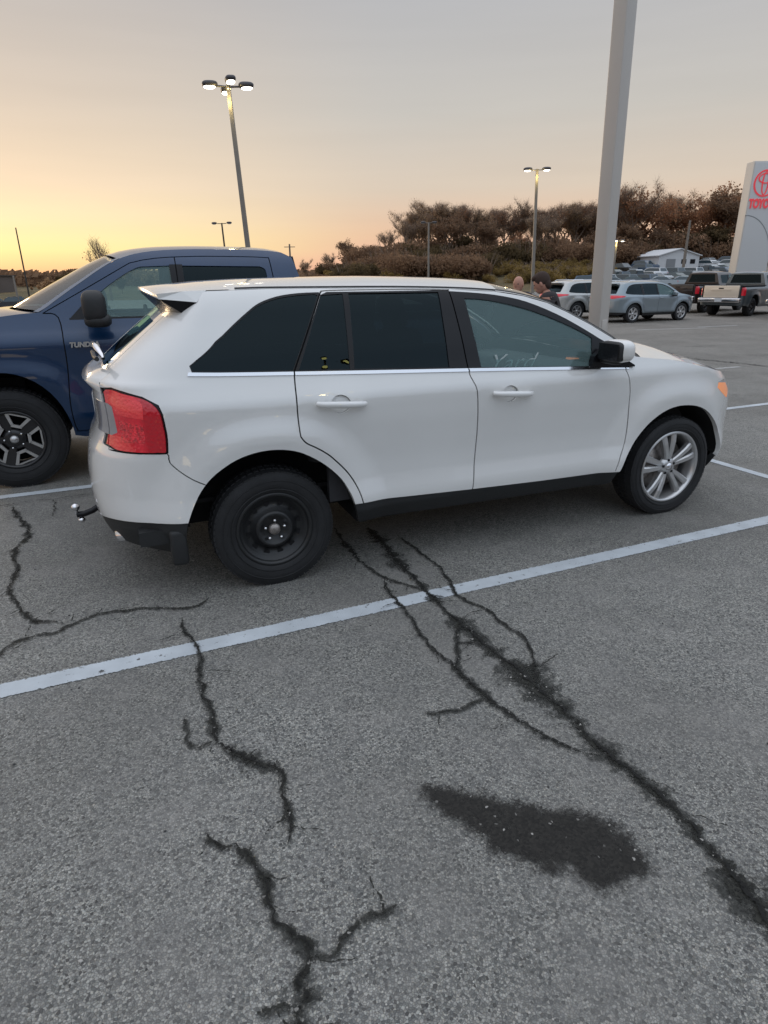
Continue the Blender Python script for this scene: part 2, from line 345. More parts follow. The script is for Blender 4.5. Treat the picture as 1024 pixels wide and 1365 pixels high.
def shell_panels(S,domain,regs,h=.035,dx=.05):
    """domain: closed poly (s,z). regs: dicts name, polys(list), push. Returns {name:(V,F,N)} for the right side.
    The last region without polys takes the rest."""
    loops=[dens(domain,h)]+[dens(p,h) for r in regs for p in r.get('polys',[])]
    V=[];E=[]
    for lp in loops:
        o=len(V); V+=lp; n=len(lp); E+=[(o+i,o+(i+1)%n) for i in range(n)]
    A=np.array(V); mn=A[:len(loops[0])].min(0); mx=A[:len(loops[0])].max(0)
    gx,gz=np.meshgrid(np.arange(mn[0]+h/2,mx[0],h),np.arange(mn[1]+h/2,mx[1],h*.9)); gx=gx.ravel();gz=gz.ravel()
    k=inpoly(gx,gz,domain); gx=gx[k];gz=gz[k]
    keep=np.ones(len(gx),bool)
    for i in range(0,len(gx),2000):
        d=((gx[i:i+2000,None]-A[None,:,0])**2+(gz[i:i+2000,None]-A[None,:,1])**2).min(1); keep[i:i+2000]=d>(h*.45)**2
    V+=list(zip(gx[keep],gz[keep]))
    r=delaunay_2d_cdt([Vector((float(a),float(b))) for a,b in V],E,[],0,1e-5)
    vs=np.array([tuple(v) for v in r[0]]); fs=np.array([f for f in r[2] if len(f)==3])
    c=vs[fs].mean(1)
    a=vs[fs[:,1]]-vs[fs[:,0]];b=vs[fs[:,2]]-vs[fs[:,0]]; ar=np.abs(a[:,0]*b[:,1]-a[:,1]*b[:,0])
    ok=inpoly(c[:,0],c[:,1],domain)&(ar>1e-9); fs=fs[ok];c=c[ok]
    own=np.full(len(fs),-1)
    for i,rg in enumerate(regs):
        if 'polys' in rg:
            m=np.zeros(len(fs),bool)
            for p in rg['polys']: m|=inpoly(c[:,0],c[:,1],p)
        else: m=np.ones(len(fs),bool)
        own[(own<0)&m]=i
    # surface
    P=S.P(vs[:,0],vs[:,1]); e=2e-3
    du=S.P(vs[:,0]+e,vs[:,1])-S.P(vs[:,0]-e,vs[:,1]); dv=S.P(vs[:,0],vs[:,1]+e)-S.P(vs[:,0],vs[:,1]-e)
    Nn=np.cross(du,dv); Nn/=np.linalg.norm(Nn,axis=1)[:,None]+1e-12
    # outward = -y side / away from axis
    ref=P.copy(); ref[:,0]=np.where(vs[:,0]<S.x0r,P[:,0]-S.x0r,np.where(vs[:,0]>S.x0f,P[:,0]-S.x0f,0)); ref[:,2]=0
    fl=(Nn*ref).sum(1)<0; Nn[fl]*=-1
    res={}
    for i,rg in enumerate(regs):
        f=fs[own==i]
        if not len(f): continue
        used=np.unique(f); mp={int(u):k for k,u in enumerate(used)}
        push=rg.get('push',0.0); VV=[*(P[used]+Nn[used]*push)]; NN=[*Nn[used]]
        FF=[]
        for t in f:
            p0,p1,p2=P[t[0]],P[t[1]],P[t[2]]
            nn=np.cross(p1-p0,p2-p0)
            FF.append((mp[int(t[0])],mp[int(t[1])],mp[int(t[2])]) if nn@Nn[t[0]]>0 else (mp[int(t[0])],mp[int(t[2])],mp[int(t[1])]))
        sk=rg.get('skirt',.012)
        if sk:
            cnt={}
            for t in FF:
                for a_,b_ in ((t[0],t[1]),(t[1],t[2]),(t[2],t[0])):
                    if (b_,a_) in cnt: del cnt[(b_,a_)]
                    else: cnt[(a_,b_)]=1
            for a_,b_ in cnt:
                pa,pb=VV[a_],VV[b_]; na,nb=NN[a_],NN[b_]
                o=len(VV); sd=np.cross(pb-pa,na); sd/=np.linalg.norm(sd)+1e-12
                VV+=[pa,pb,pb-nb*sk,pa-na*sk]; NN+=[sd]*4; FF.append((o+1,o,o+3,o+2))
        res[rg['name']]=(VV,FF,NN)
    return res
def flipy(d):
    V,F,N=d
    return ([np.array((v[0],-v[1],v[2])) for v in V],[tuple(reversed(f)) for f in F],[np.array((n[0],-n[1],n[2])) for n in N])
def join(*ds):
    V=[];F=[];N=[]
    for d in ds:
        if d is None: continue
        o=len(V); V+=list(d[0]); F+=[tuple(i+o for i in f) for f in d[1]]; N+=list(d[2])
    return V,F,N
def top_patch(S,zt,s0,s1,crown,bulge,ns=40,nt=24,lift=0,pw=2.4,tmax=1.0):
    """surface spanning from the right top edge to the left one, rows at constant s"""
    V=[];F=[];ss=np.linspace(s0,s1,ns+1)
    for s in ss:
        e=S.P(s,float(zt(s))); w=-e[1]
        for t in np.linspace(-tmax,tmax,nt+1):
            g=1-abs(t)**pw
            V.append((e[0]+bulge(s)*g,w*t,e[2]+crown(s)*g+lift))
    for i in range(ns):
        for k in range(nt): F.append((i*(nt+1)+k,(i+1)*(nt+1)+k,(i+1)*(nt+1)+k+1,i*(nt+1)+k+1))
    return V,F
# ------------------------------------------------------------------ wheels
def tyre_mb(R,rim,w,n=64,treadn=60):
    """outer face towards -y, hub centre at origin"""
    mb=MB(); h=w/2; sw=R-rim
    prof=[(-h*.62,rim-.012),(-h*.80,rim),(-h*.93,rim+sw*.10),(-h*1.0,rim+sw*.38),(-h*1.01,rim+sw*.5),(-h*.97,rim+sw*.72),(-h*.90,rim+sw*.87),(-h*.82,R-.008),(-h*.6,R-.002),(0,R),(h*.6,R-.002),(h*.82,R-.008),(h*.95,rim+sw*.8),(h,rim+sw*.45),(h*.9,rim+sw*.1),(h*.62,rim-.012)]
    mb.lathe(prof,n)
    # raised sidewall rings and shoulder blocks
    for rr,ww in ((rim+sw*.22,.004),(rim+sw*.60,.003)):
        mb.lathe([(-h*1.0,rr-ww),(-h*1.0-.004,rr),(-h*1.0,rr+ww)],n)
    for k in range(treadn):
        q=2*PI*k/treadn; c=Matrix.Rotation(-q,4,'Y')
        mb.box((R-.016,-h*.70,0),(.022,w*.17,2*PI*R/treadn*.80),T=c)
        mb.box((R-.001,-h*.28,0),(.010,w*.17,2*PI*R/treadn*.70),T=c)
        mb.box((R-.001,h*.28,0),(.010,w*.17,2*PI*R/treadn*.70),T=c)
    return mb
def barrel(mb,rim,w,m=0):
    h=w/2
    mb.lathe([(-h*.86,rim+.004),(-h*.90,rim-.002),(-h*.88,rim-.012),(-h*.72,rim-.022),(-h*.2,rim-.035),(h*.7,rim-.02),(h*.8,rim)],64,m)
def wheel(parent,loc,kind,R=.36,rim=.225,w=.235,steer=0,side=-1,label=None):
    """side -1: outer face to -y"""
    root=empty('wheel',loc); root.parent=parent; root.rotation_euler=(0,0,steer+(0 if side<0 else PI))
    if label: root['label']=label
    tyre_mb(R,rim,w).build('tyre',RUBBER,root)
    h=w/2; mb=MB(); barrel(mb,rim,w)
    if kind=='steel':
        f=-h*.55
        mb.lathe([(-h*.74,rim-.018),(-h*.66,rim-.030),(f-.002,rim-.045),(f+.022,rim-.065),(f+.018,rim-.085),(f-.018,rim*.50),(f-.030,rim*.46),(f-.030,rim*.40),(f-.012,rim*.36),(f-.010,.0)],64)
        o=mb.build('rim',STEEL,root)
        for k in range(12):
            q=2*PI*k/12+.2; T=Matrix.Rotation(-q,4,'Y'); hb=MB()
            hb.lathe([(-.0015,.017),(0,0.0)],14,T=T@Matrix.Translation((rim*.715,f+.010,0)))
            hb.build('vent_hole',GAP,root)
        hb=MB(); hb.lathe([(f-.034,0),(f-.034,.030),(f-.012,.034)],24); hb.build('hub',RUST,root)
        for k in range(5):
            q=2*PI*k/5+.3; T=Matrix.Rotation(-q,4,'Y')@Matrix.Translation((.057,f-.028,0))
            nb=MB(); nb.lathe([(-.016,0),(-.015,.0075),(0,.0105),(.012,.0105)],6,T=T); nb.build('lug_nut',CHROME,root)
    elif kind=='ten':
        f=-h*.70
        mb.lathe([(-h*.90,rim+.002),(-h*.95,rim-.006),(-h*.88,rim-.016),(-h*.7,rim-.024)],64)
        for k in range(5):
            for off in (-.19,.19):
                q=2*PI*k/5+off+.45; T=Matrix.Rotation(-q,4,'Y')
                L0,L1=.045,rim-.014
                V=[];F=[]
                for i,tt in enumerate((0,.35,.7,1)):
                    x=L0+(L1-L0)*tt; y=f-.018*math.sin(tt*PI*.75)+.006*tt; a=.017+.008*tt; 
                    V+=[(x,y+.006,-a),(x,y-.004,-a*.62),(x,y-.004,a*.62),(x,y+.006,a),(x,y+.035,a),(x,y+.035,-a)]
                for i in range(3):
                    for j in range(6): F.append((i*6+j,i*6+(j+1)%6,(i+1)*6+(j+1)%6,(i+1)*6+j))
                mb.add(V,F,False,0,T)
        mb.lathe([(f-.010,0.0),(f-.014,.030),(f-.004,.062),(f+.03,.072)],40)
        mb.build('rim',ALLOY,root)
        hb=MB(); hb.lathe([(f-.020,0),(f-.020,.026),(f-.010,.030)],28); hb.build('centre_cap',CHROME,root)
        for k in range(5):
            hb=MB(); q=2*PI*k/5+.45; T=Matrix.Rotation(-q,4,'Y')@Matrix.Translation((.050,f-.010,0)); hb.lathe([(-.002,0),(-.002,.010),(.004,.011)],10,T=T); hb.build('lug_nut',BLACKG,root)
        hb=MB(); hb.lathe([(-h*.1,.02),(-h*.1,rim*.72),(0,rim*.72)],40); hb.build('brake_disc',RUST,root)
    elif kind=='trd':
        f=-h*.62
        mb.lathe([(-h*.86,rim),(-h*.90,rim-.006),(-h*.80,rim-.016),(f+.02,rim-.035)],64)
        mb.lathe([(f-.004,0),(f-.010,.05),(f+.002,.088),(f+.03,.095)],36)
        for k in range(5):
            q=2*PI*k/5+.0; T=Matrix.Rotation(-q,4,'Y')
            V=[(.07,f,-.022),(rim-.02,f-.012,-.045),(rim-.02,f-.012,.045),(.07,f,.022),(.07,f+.05,-.022),(rim-.02,f+.05,-.045),(rim-.02,f+.05,.045),(.07,f+.05,.022)]
            mb.add(V,[(0,1,2,3),(0,4,5,1),(3,2,6,7),(1,5,6,2)],False,0,Matrix.Rotation(-PI/5,4,'Y')@T)
        mb.build('rim',DARKALLOY,root)
        br=MB()
        for k in range(5):
            q=2*PI*k/5; T=Matrix.Rotation(-q,4,'Y')
            a,b=.098,rim-.022
            for sg in (-1,1):
                poly=[(a+.012,sg*.038),(a+.03,sg*.024),(b,sg*.082),(b-.014,sg*.104)]
                V=[(x,f-.016,z) for x,z in poly]+[(x,f+.01,z) for x,z in poly]
                br.add(V,[(0,1,2,3),(0,4,5,1),(1,5,6,2),(2,6,7,3),(3,7,4,0)],False,0,T)
            V=[(a+.030,f-.016,-.040),(a+.006,f-.016,-.040),(a+.006,f-.016,.040),(a+.030,f-.016,.040)]; V+=[(x,f+.01,z) for x,_,z in V]
            br.add(V,[(0,1,2,3),(0,4,5,1),(1,5,6,2),(2,6,7,3),(3,7,4,0)],False,0,T)
            V=[(b-.006,f-.0155,-.074),(b-.018,f-.0155,-.072),(b-.018,f-.0155,.072),(b-.006,f-.0155,.074)]; V+=[(x,f+.01,z) for x,_,z in V]
            br.add(V,[(0,1,2,3),(0,4,5,1),(1,5,6,2),(2,6,7,3),(3,7,4,0)],False,0,T)
        br.build('spoke_face',ALLOY,root)
        hb=MB(); hb.lathe([(f-.03,0),(f-.028,.030),(f-.0,.036)],28); hb.build('centre_cap',ALLOY,root)
        hb=MB()
        for k in range(5):
            q=2*PI*k/5+PI/5; T=Matrix.Rotation(-q,4,'Y')@Matrix.Translation((.075,f-.012,0)); hb.lathe([(-.012,0),(-.011,.008),(.006,.0105)],6,T=T)
        hb.build('lug_nut',CHROME,root)
    else:   # small far wheels
        n=6 if kind=='six' else 5; f=-h*.7
        for k in range(n):
            q=2*PI*k/n; T=Matrix.Rotation(-q,4,'Y')
            V=[(.02,f,-.03),(rim-.005,f-.005,-.055),(rim-.005,f-.005,.055),(.02,f,.03),(.02,f+.04,-.03),(rim-.005,f+.04,-.055),(rim-.005,f+.04,.055),(.02,f+.04,.03)]
            mb.add(V,[(0,1,2,3),(0,4,5,1),(3,2,6,7),(1,5,6,2)],False,0,T)
        mb.lathe([(f-.012,0),(f-.01,.05),(f+.03,.06)],20)
        mb.build('rim',DARKALLOY if kind=='dark' else ALLOY,root)
    if kind!='steel':
        bk=MB(); bk.lathe([(h*.35,0),(h*.35,rim-.03)],32); bk.build('wheel_back',GAP,root)
    return root
def arc(cx,cz,r,a0,a1,n=24,rz=None):
    return [(cx+r*math.cos(a0+(a1-a0)*i/n),cz+(rz or r)*math.sin(a0+(a1-a0)*i/n)) for i in range(n+1)]
def text_obj(name,txt,size,m,parent=None,extr=.004,loc=(0,0,0),rot=(0,0,0),sx=1,shear=0,offset=0):
    c=bpy.data.curves.new(name,'FONT'); c.body=txt; c.size=size; c.extrude=extr; c.align_x='CENTER'; c.align_y='CENTER'; c.shear=shear; c.offset=offset
    t=bpy.data.objects.new('tmp',c); COL.objects.link(t); bpy.context.view_layer.update()
    me=bpy.data.meshes.new_from_object(t.evaluated_get(bpy.context.evaluated_depsgraph_get())); bpy.data.objects.remove(t)
    me.materials.clear(); me.materials.append(m); o=bpy.data.objects.new(name,me); COL.objects.link(o)
    me.transform(Matrix.Diagonal((sx,1,1,1)))
    if parent is not None: o.parent=parent
    o.location=loc; o.rotation_euler=rot; return o

# ------------------------------------------------------------------ ground and marks
def smooth01(a,b,x):
    t=min(1,max(0,(x-a)/(b-a))); return t*t*(3-2*t)
def terr(x,y):
    """ground height: flat lot, rising to the right behind, falling away to the left"""
    r=float(np.interp(y,[-50,62,78,92,100,120,140,170,260,500,900],[0,0,.05,.35,1.0,3.2,5.0,6.0,7,9,12]))
    l=float(np.interp(y,[-50,40,70,105,128,150,185,260,500,900],[0,0,-1.3,-2.4,-2.5,-1.8,-.9,0,0,0]))
    k=smooth01(-38,2,x-(y-100)*.08)
    return l*(1-k)+r*k
def ground_mat(name,near=True,patchy=1):
    m=bpy.data.materials.new(name); m.use_nodes=True; nt=m.node_tree; N=nt.nodes; L=nt.links; b=N['Principled BSDF']
    tc=N.new('ShaderNodeTexCoord'); co=tc.outputs['Object']
    def vor(sc,feat='F1'):
        v=N.new('ShaderNodeTexVoronoi'); v.inputs['Scale'].default_value=sc; v.feature=feat; L.new(co,v.inputs['Vector']); return v
    def noi(sc,det=4,ro=.55):
        n=N.new('ShaderNodeTexNoise'); n.inputs['Scale'].default_value=sc; n.inputs['Detail'].default_value=det; n.inputs['Roughness'].default_value=ro; L.new(co,n.inputs['Vector']); return n
    def mr(src,a,b_,c,d):
        r=N.new('ShaderNodeMapRange'); r.inputs[1].default_value=a; r.inputs[2].default_value=b_; r.inputs[3].default_value=c; r.inputs[4].default_value=d; L.new(src,r.inputs[0]); return r.outputs[0]
    def mix(f,a,c,t='MIX'):
        x=N.new('ShaderNodeMixRGB'); x.blend_type=t
        for i,v in ((0,f),(1,a),(2,c)):
            if isinstance(v,(int,float)): x.inputs[i].default_value=v
            elif isinstance(v,tuple): x.inputs[i].default_value=(*v,1)
            else: L.new(v,x.inputs[i])
        return x.outputs[0]
    v1=vor(140); v2=vor(300); v3=vor(62)
    sp=N.new('ShaderNodeSeparateColor'); L.new(v1.outputs['Color'],sp.inputs[0])
    sp2=N.new('ShaderNodeSeparateColor'); L.new(v2.outputs['Color'],sp2.inputs[0])
    sp3=N.new('ShaderNodeSeparateColor'); L.new(v3.outputs['Color'],sp3.inputs[0])
    # aggregate: many greys, a few pale and a few dark chips
    base=mix(mr(sp.outputs[0],0,1,0,1),(.078,.083,.082),(.47,.47,.445))
    base=mix(mr(sp2.outputs[0],0,1,0,.40),base,(.185,.190,.192))
    pale=mr(sp.outputs[1],.955,.985,0,.8); pm=N.new('ShaderNodeMath'); pm.operation='MULTIPLY'; L.new(pale,pm.inputs[0]); L.new(mr(v1.outputs['Distance'],.25,.45,1,0),pm.inputs[1])
    base=mix(pm.outputs[0],base,(.60,.59,.56))
    pale3=mr(sp3.outputs[1],.98,.99,0,.8); pm3=N.new('ShaderNodeMath'); pm3.operation='MULTIPLY'; L.new(pale3,pm3.inputs[0]); L.new(mr(v3.outputs['Distance'],.18,.34,.9,0),pm3.inputs[1])
    base=mix(pm3.outputs[0],base,(.52,.49,.44))
    dk=mr(sp.outputs[2],.90,.96,0,.8); base=mix(dk,base,(.035,.035,.036))
    # binder between the chips
    vd=vor(140,'DISTANCE_TO_EDGE'); base=mix(mr(vd.outputs['Distance'],0,.10,.75,0),base,(.06,.062,.064))
    base=mix(mr(sp2.outputs[2],.55,1,0,.5),base,mix(1.0,base,(1.10,1.0,.84),'MULTIPLY'))
    base=mix(mr(sp2.outputs[1],.7,1,0,.5),base,mix(1.0,base,(.88,1.0,.98),'MULTIPLY'))
    # large stains, tint
    n1=noi(.55,5,.6); base=mix(mr(n1.outputs[0],.42,.60,0,.45*patchy),base,(.115,.113,.105))
    n2=noi(2.3,4,.6); base=mix(mr(n2.outputs[0],.47,.66,0,.34*patchy),base,(.26,.255,.245))
    n4=noi(7,5,.65); base=mix(mr(n4.outputs[0],.42,.70,.0,.30*patchy),base,(.13,.132,.135))
    n5=noi(14,3,.6); base=mix(mr(n5.outputs[0],.70,.74,.0,.5*patchy),base,(.04,.04,.04))
    wm=N.new('ShaderNodeSeparateXYZ'); L.new(co,wm.inputs[0])
    far=mr(wm.outputs['Y'],6,26,0,1)
    base=mix(1.0,base,(1.07,1.045,1.015),'MULTIPLY')
    base=mix(far,base,(1.0,.93,.88),'MULTIPLY')
    L.new(base,b.inputs['Base Color'])
    L.new(mr(sp.outputs[0],0,1,.62,.88),b.inputs['Roughness']); b.inputs['Specular IOR Level'].default_value=.35
    ad=N.new('ShaderNodeMath'); ad.operation='ADD'; L.new(mr(vd.outputs['Distance'],0,.25,0,1),ad.inputs[0]); L.new(sp.outputs[2],ad.inputs[1])
    bp=N.new('ShaderNodeBump'); bp.inputs['Strength'].default_value=.55; bp.inputs['Distance'].default_value=.0035; L.new(ad.outputs[0],bp.inputs['Height']); L.new(bp.outputs[0],b.inputs['Normal'])
    return m
ASPH=ground_mat('worn_asphalt')
def paint_mat(name,wear=.5,col=(.50,.54,.57)):
    m=bpy.data.materials.new(name); m.use_nodes=True; nt=m.node_tree; N=nt.nodes; L=nt.links; b=N['Principled BSDF']
    b.inputs['Base Color'].default_value=(*col,1); b.inputs['Roughness'].default_value=.65
    tc=N.new('ShaderNodeTexCoord'); n=N.new('ShaderNodeTexNoise'); n.inputs['Scale'].default_value=22; n.inputs['Detail'].default_value=8; n.inputs['Roughness'].default_value=.75; L.new(tc.outputs['Object'],n.inputs['Vector'])
    r=N.new('ShaderNodeMapRange'); r.inputs[1].default_value=wear+.14; r.inputs[2].default_value=wear+.17; r.inputs[3].default_value=0; r.inputs[4].default_value=1; L.new(n.outputs[0],r.inputs[0])
    # edge raggedness from the across attribute
    at=N.new('ShaderNodeAttribute'); at.attribute_name='across'; n2=N.new('ShaderNodeTexNoise'); n2.inputs['Scale'].default_value=90; n2.inputs['Detail'].default_value=3; L.new(tc.outputs['Object'],n2.inputs['Vector'])
    a1=N.new('ShaderNodeMath'); a1.operation='MULTIPLY_ADD'; L.new(n2.outputs[0],a1.inputs[0]); a1.inputs[1].default_value=.42; L.new(at.outputs['Fac'],a1.inputs[2])
    r2=N.new('ShaderNodeMapRange'); r2.inputs[1].default_value=1.06; r2.inputs[2].default_value=1.12; L.new(a1.outputs[0],r2.inputs[0])
    mx=N.new('ShaderNodeMath'); mx.operation='MAXIMUM'; L.new(r.outputs[0],mx.inputs[0]); L.new(r2.outputs[0],mx.inputs[1])
    n3=N.new('ShaderNodeTexNoise'); n3.inputs['Scale'].default_value=5; n3.inputs['Detail'].default_value=6; L.new(tc.outputs['Object'],n3.inputs['Vector'])
    cr=N.new('ShaderNodeMapRange'); cr.inputs[1].default_value=.3; cr.inputs[2].default_value=.7; cr.inputs[3].default_value=.84; cr.inputs[4].default_value=1.1; L.new(n3.outputs[0],cr.inputs[0])
    sc=N.new('ShaderNodeVectorMath'); sc.operation='SCALE'; sc.inputs[0].default_value=col; L.new(cr.outputs[0],sc.inputs['Scale']); L.new(sc.outputs[0],b.inputs['Base Color'])
    vo=N.new('ShaderNodeTexVoronoi'); vo.inputs['Scale'].default_value=165; L.new(tc.outputs['Object'],vo.inputs['Vector']); bp=N.new('ShaderNodeBump'); bp.inputs['Strength'].default_value=.4; bp.inputs['Distance'].default_value=.003; L.new(vo.outputs['Distance'],bp.inputs['Height']); L.new(bp.outputs[0],b.inputs['Normal'])
    t=N.new('ShaderNodeBsdfTransparent'); ms=N.new('ShaderNodeMixShader'); L.new(mx.outputs[0],ms.inputs[0]); L.new(b.outputs[0],ms.inputs[1]); L.new(t.outputs[0],ms.inputs[2]); L.new(ms.outputs[0],N['Material Output'].inputs[0])
    return m
def crack_mat(name,col,thr=.5,soft=.12,nscale=60,maxop=1.0,na=2.6,chips=.982):
    """dark, ragged: opacity from the across attribute plus noise"""
    m=bpy.data.materials.new(name); m.use_nodes=True; nt=m.node_tree; N=nt.nodes; L=nt.links; b=N['Principled BSDF']
    b.inputs['Roughness'].default_value=.9
    tc=N.new('ShaderNodeTexCoord'); at=N.new('ShaderNodeAttribute'); at.attribute_name='across'
    n=N.new('ShaderNodeTexNoise'); n.inputs['Scale'].default_value=nscale; n.inputs['Detail'].default_value=5; n.inputs['Roughness'].default_value=.7; L.new(tc.outputs['Object'],n.inputs['Vector'])
    n2=N.new('ShaderNodeTexNoise'); n2.inputs['Scale'].default_value=nscale*.22; n2.inputs['Detail'].default_value=3; L.new(tc.outputs['Object'],n2.inputs['Vector'])
    s=N.new('ShaderNodeMath'); s.operation='ADD'; L.new(n2.outputs[0],s.inputs[1])
    a=N.new('ShaderNodeMath'); a.operation='MULTIPLY_ADD'; L.new(s.outputs[0],a.inputs[0]); a.inputs[1].default_value=na; a.inputs[2].default_value=-na
    d=N.new('ShaderNodeMath'); d.operation='SUBTRACT'; L.new(a.outputs[0],d.inputs[0]); L.new(at.outputs['Fac'],d.inputs[1])
    r=N.new('ShaderNodeMapRange'); r.inputs[1].default_value=-thr-soft; r.inputs[2].default_value=-thr+soft; r.inputs[3].default_value=0; r.inputs[4].default_value=maxop; L.new(d.outputs[0],r.inputs[0])
    vo=N.new('ShaderNodeTexVoronoi'); vo.inputs['Scale'].default_value=128; L.new(tc.outputs['Object'],vo.inputs['Vector'])
    sp=N.new('ShaderNodeSeparateColor'); L.new(vo.outputs['Color'],sp.inputs[0])
    g=N.new('ShaderNodeMapRange'); g.inputs[1].default_value=chips; g.inputs[2].default_value=chips+.008; L.new(sp.outputs[1],g.inputs[0])
    mc=N.new('ShaderNodeMixRGB'); L.new(g.outputs[0],mc.inputs[0]); mc.inputs[1].default_value=(*col,1); mc.inputs[2].default_value=(.26,.25,.23,1)
    gr=N.new('ShaderNodeMath'); gr.operation='MULTIPLY_ADD'; L.new(sp.outputs[2],gr.inputs[0]); gr.inputs[1].default_value=.34; L.new(n.outputs[0],gr.inputs[2]); gs=N.new('ShaderNodeMath'); gs.operation='SUBTRACT'; L.new(gr.outputs[0],gs.inputs[0]); gs.inputs[1].default_value=.17; L.new(gs.outputs[0],s.inputs[0])
    v=N.new('ShaderNodeMapRange'); v.inputs[3].default_value=.5; v.inputs[4].default_value=1.5; L.new(sp.outputs[0],v.inputs[0])
    sc=N.new('ShaderNodeVectorMath'); sc.operation='SCALE'; L.new(mc.outputs[0],sc.inputs[0]); L.new(v.outputs[0],sc.inputs['Scale']); L.new(sc.outputs[0],b.inputs['Base Color'])
    bp=N.new('ShaderNodeBump'); bp.inputs['Strength'].default_value=.6; bp.inputs['Distance'].default_value=.004; L.new(n.outputs[0],bp.inputs['Height']); L.new(bp.outputs[0],b.inputs['Normal'])
    t=N.new('ShaderNodeBsdfTransparent'); ms=N.new('ShaderNodeMixShader'); L.new(r.outputs[0],ms.inputs[0]); L.new(t.outputs[0],ms.inputs[1]); L.new(b.outputs[0],ms.inputs[2]); L.new(ms.outputs[0],N['Material Output'].inputs[0])
    return m
def set_attr(o,name,vals):
    a=o.data.attributes.new(name,'FLOAT','POINT'); a.data.foreach_set('value',[float(v) for v in vals])
# lot surface
def sheet(name,xs,ys,zf,m):
    V=[(x,y,zf(x,y)) for y in ys for x in xs]; n=len(xs)
    F=[(j*n+i,j*n+i+1,(j+1)*n+i+1,(j+1)*n+i) for j in range(len(ys)-1) for i in range(n-1)]
    return mesh(name,V,F,m,None,True)
lot=sheet('parking_lot',np.linspace(-36,70,60),list(np.linspace(-14,62,40))+[70,78],lambda x,y: terr(x,y),ASPH); lot['kind']='structure'
hlot=sheet('hill_parking_lot',np.linspace(26,74,30),np.linspace(78,126,30),lambda x,y: terr(x,y)+.03,ASPH); hlot['kind']='structure'
# shift: left edge of lot falls with the terrain, terrain sheet lies below it
def land_mat():
    m=bpy.data.materials.new('dry_grass_land'); m.use_nodes=True; nt=m.node_tree; N=nt.nodes; L=nt.links; b=N['Principled BSDF']; b.inputs['Roughness'].default_value=.95
    tc=N.new('ShaderNodeTexCoord'); n=N.new('ShaderNodeTexNoise'); n.inputs['Scale'].default_value=.12; n.inputs['Detail'].default_value=8; n.inputs['Roughness'].default_value=.7; L.new(tc.outputs['Object'],n.inputs['Vector'])
    r=N.new('ShaderNodeValToRGB'); e=r.color_ramp.elements; e[0].position=.35; e[0].color=(.060,.055,.024,1); e[1].position=.62; e[1].color=(.20,.135,.06,1); k=e.new(.5); k.color=(.12,.09,.038,1)
    L.new(n.outputs[0],r.inputs[0]); L.new(r.outputs[0],b.inputs['Base Color'])
    n2=N.new('ShaderNodeTexNoise'); n2.inputs['Scale'].default_value=3; n2.inputs['Detail'].default_value=4; L.new(tc.outputs['Object'],n2.inputs['Vector']); bp=N.new('ShaderNodeBump'); bp.inputs['Strength'].default_value=1; bp.inputs['Distance'].default_value=.3; L.new(n2.outputs[0],bp.inputs['Height']); L.new(bp.outputs[0],b.inputs['Normal'])
    return m
LAND=land_mat()
xs=list(np.linspace(-1500,-260,10))+list(np.linspace(-240,240,81))+list(np.linspace(260,1500,10))
ys=list(np.linspace(-800,-60,6))+list(np.linspace(-40,300,86))+list(np.linspace(330,1800,16))
def landz(x,y):
    z=terr(x,y)
    if -36.5<x<70.5 and y<78.5: z-=.6
    if 27<x<72 and 78<y<126: z-=.25
    return z-.05
land=sheet('terrain',xs,ys,landz,LAND); land['kind']='structure'
lowlot=sheet('far_parking_lot',np.linspace(-150,-38,30),np.linspace(52,140,30),lambda x,y: terr(x,y)+.04,ASPH); lowlot['kind']='structure'
# painted lines
PAINT=paint_mat('line_paint',.47); PAINTW=paint_mat('worn_line_paint',.42,(.46,.46,.45))
def pline(a,b,w,m=None,z=.004,name='painted_line'):
    a=np.array(a,float);b=np.array(b,float);n=max(2,int(np.linalg.norm(b-a)/.25)); t=(b-a)/np.linalg.norm(b-a); nn=np.array([-t[1],t[0]])
    V=[];A=[]
    for i in range(n+1):
        c=a+(b-a)*i/n
        for k,v in ((-1,1),(0,0),(1,1)):
            q=c+nn*w/2*1.06*k; V.append((q[0],q[1],z+terr(q[0],q[1]))); A.append(v)
    F=[]
    for i in range(n):
        for k in range(2): F.append((i*3+k,i*3+k+1,(i+1)*3+k+1,(i+1)*3+k))
    o=mesh(name,V,F,m or PAINT); set_attr(o,'across',A); o['kind']='structure'; return o
dA=np.array([4.47,1.93]);dA/=np.linalg.norm(dA); nA=np.array([-dA[1],dA[0]])
A0=np.array([-1.675,2.257])
pline(A0-dA*2.6,A0+dA*6.6,.118)
B0=np.array([-3.17,4.86]); pline(B0-dA*3.0,B0+dA*12.5,.105)
E0=A0+dA*6.6
c0=np.array([3.38,5.20]); pline(c0-nA*.86,c0+nA*13,.10)
for k in (2,3,4,5): 
    q=B0+nA*2.78*(k-1); pline(q+dA*(5.2 if k<4 else 7.0),q+dA*12.2,.10,PAINTW)
for k in (4,5,6,7,8):
    q=np.array([6.5,22.5])+nA*0; p0=np.array([11.0,19.5])+dA*(k-4)*2.9
# far stall marks in front of the row behind
for (x0,y0,x1,y1) in ((8.4,21.3,11.0,21.9),(10.9,22.3,12.6,22.9),(13.6,22.9,16.3,23.6),(12.5,20.0,14.4,20.7),(14.3,19.6,17.5,20.6),(8.2,26.2,9.3,24.2)):
    pline((x0,y0),(x1,y1),.12,PAINTW)
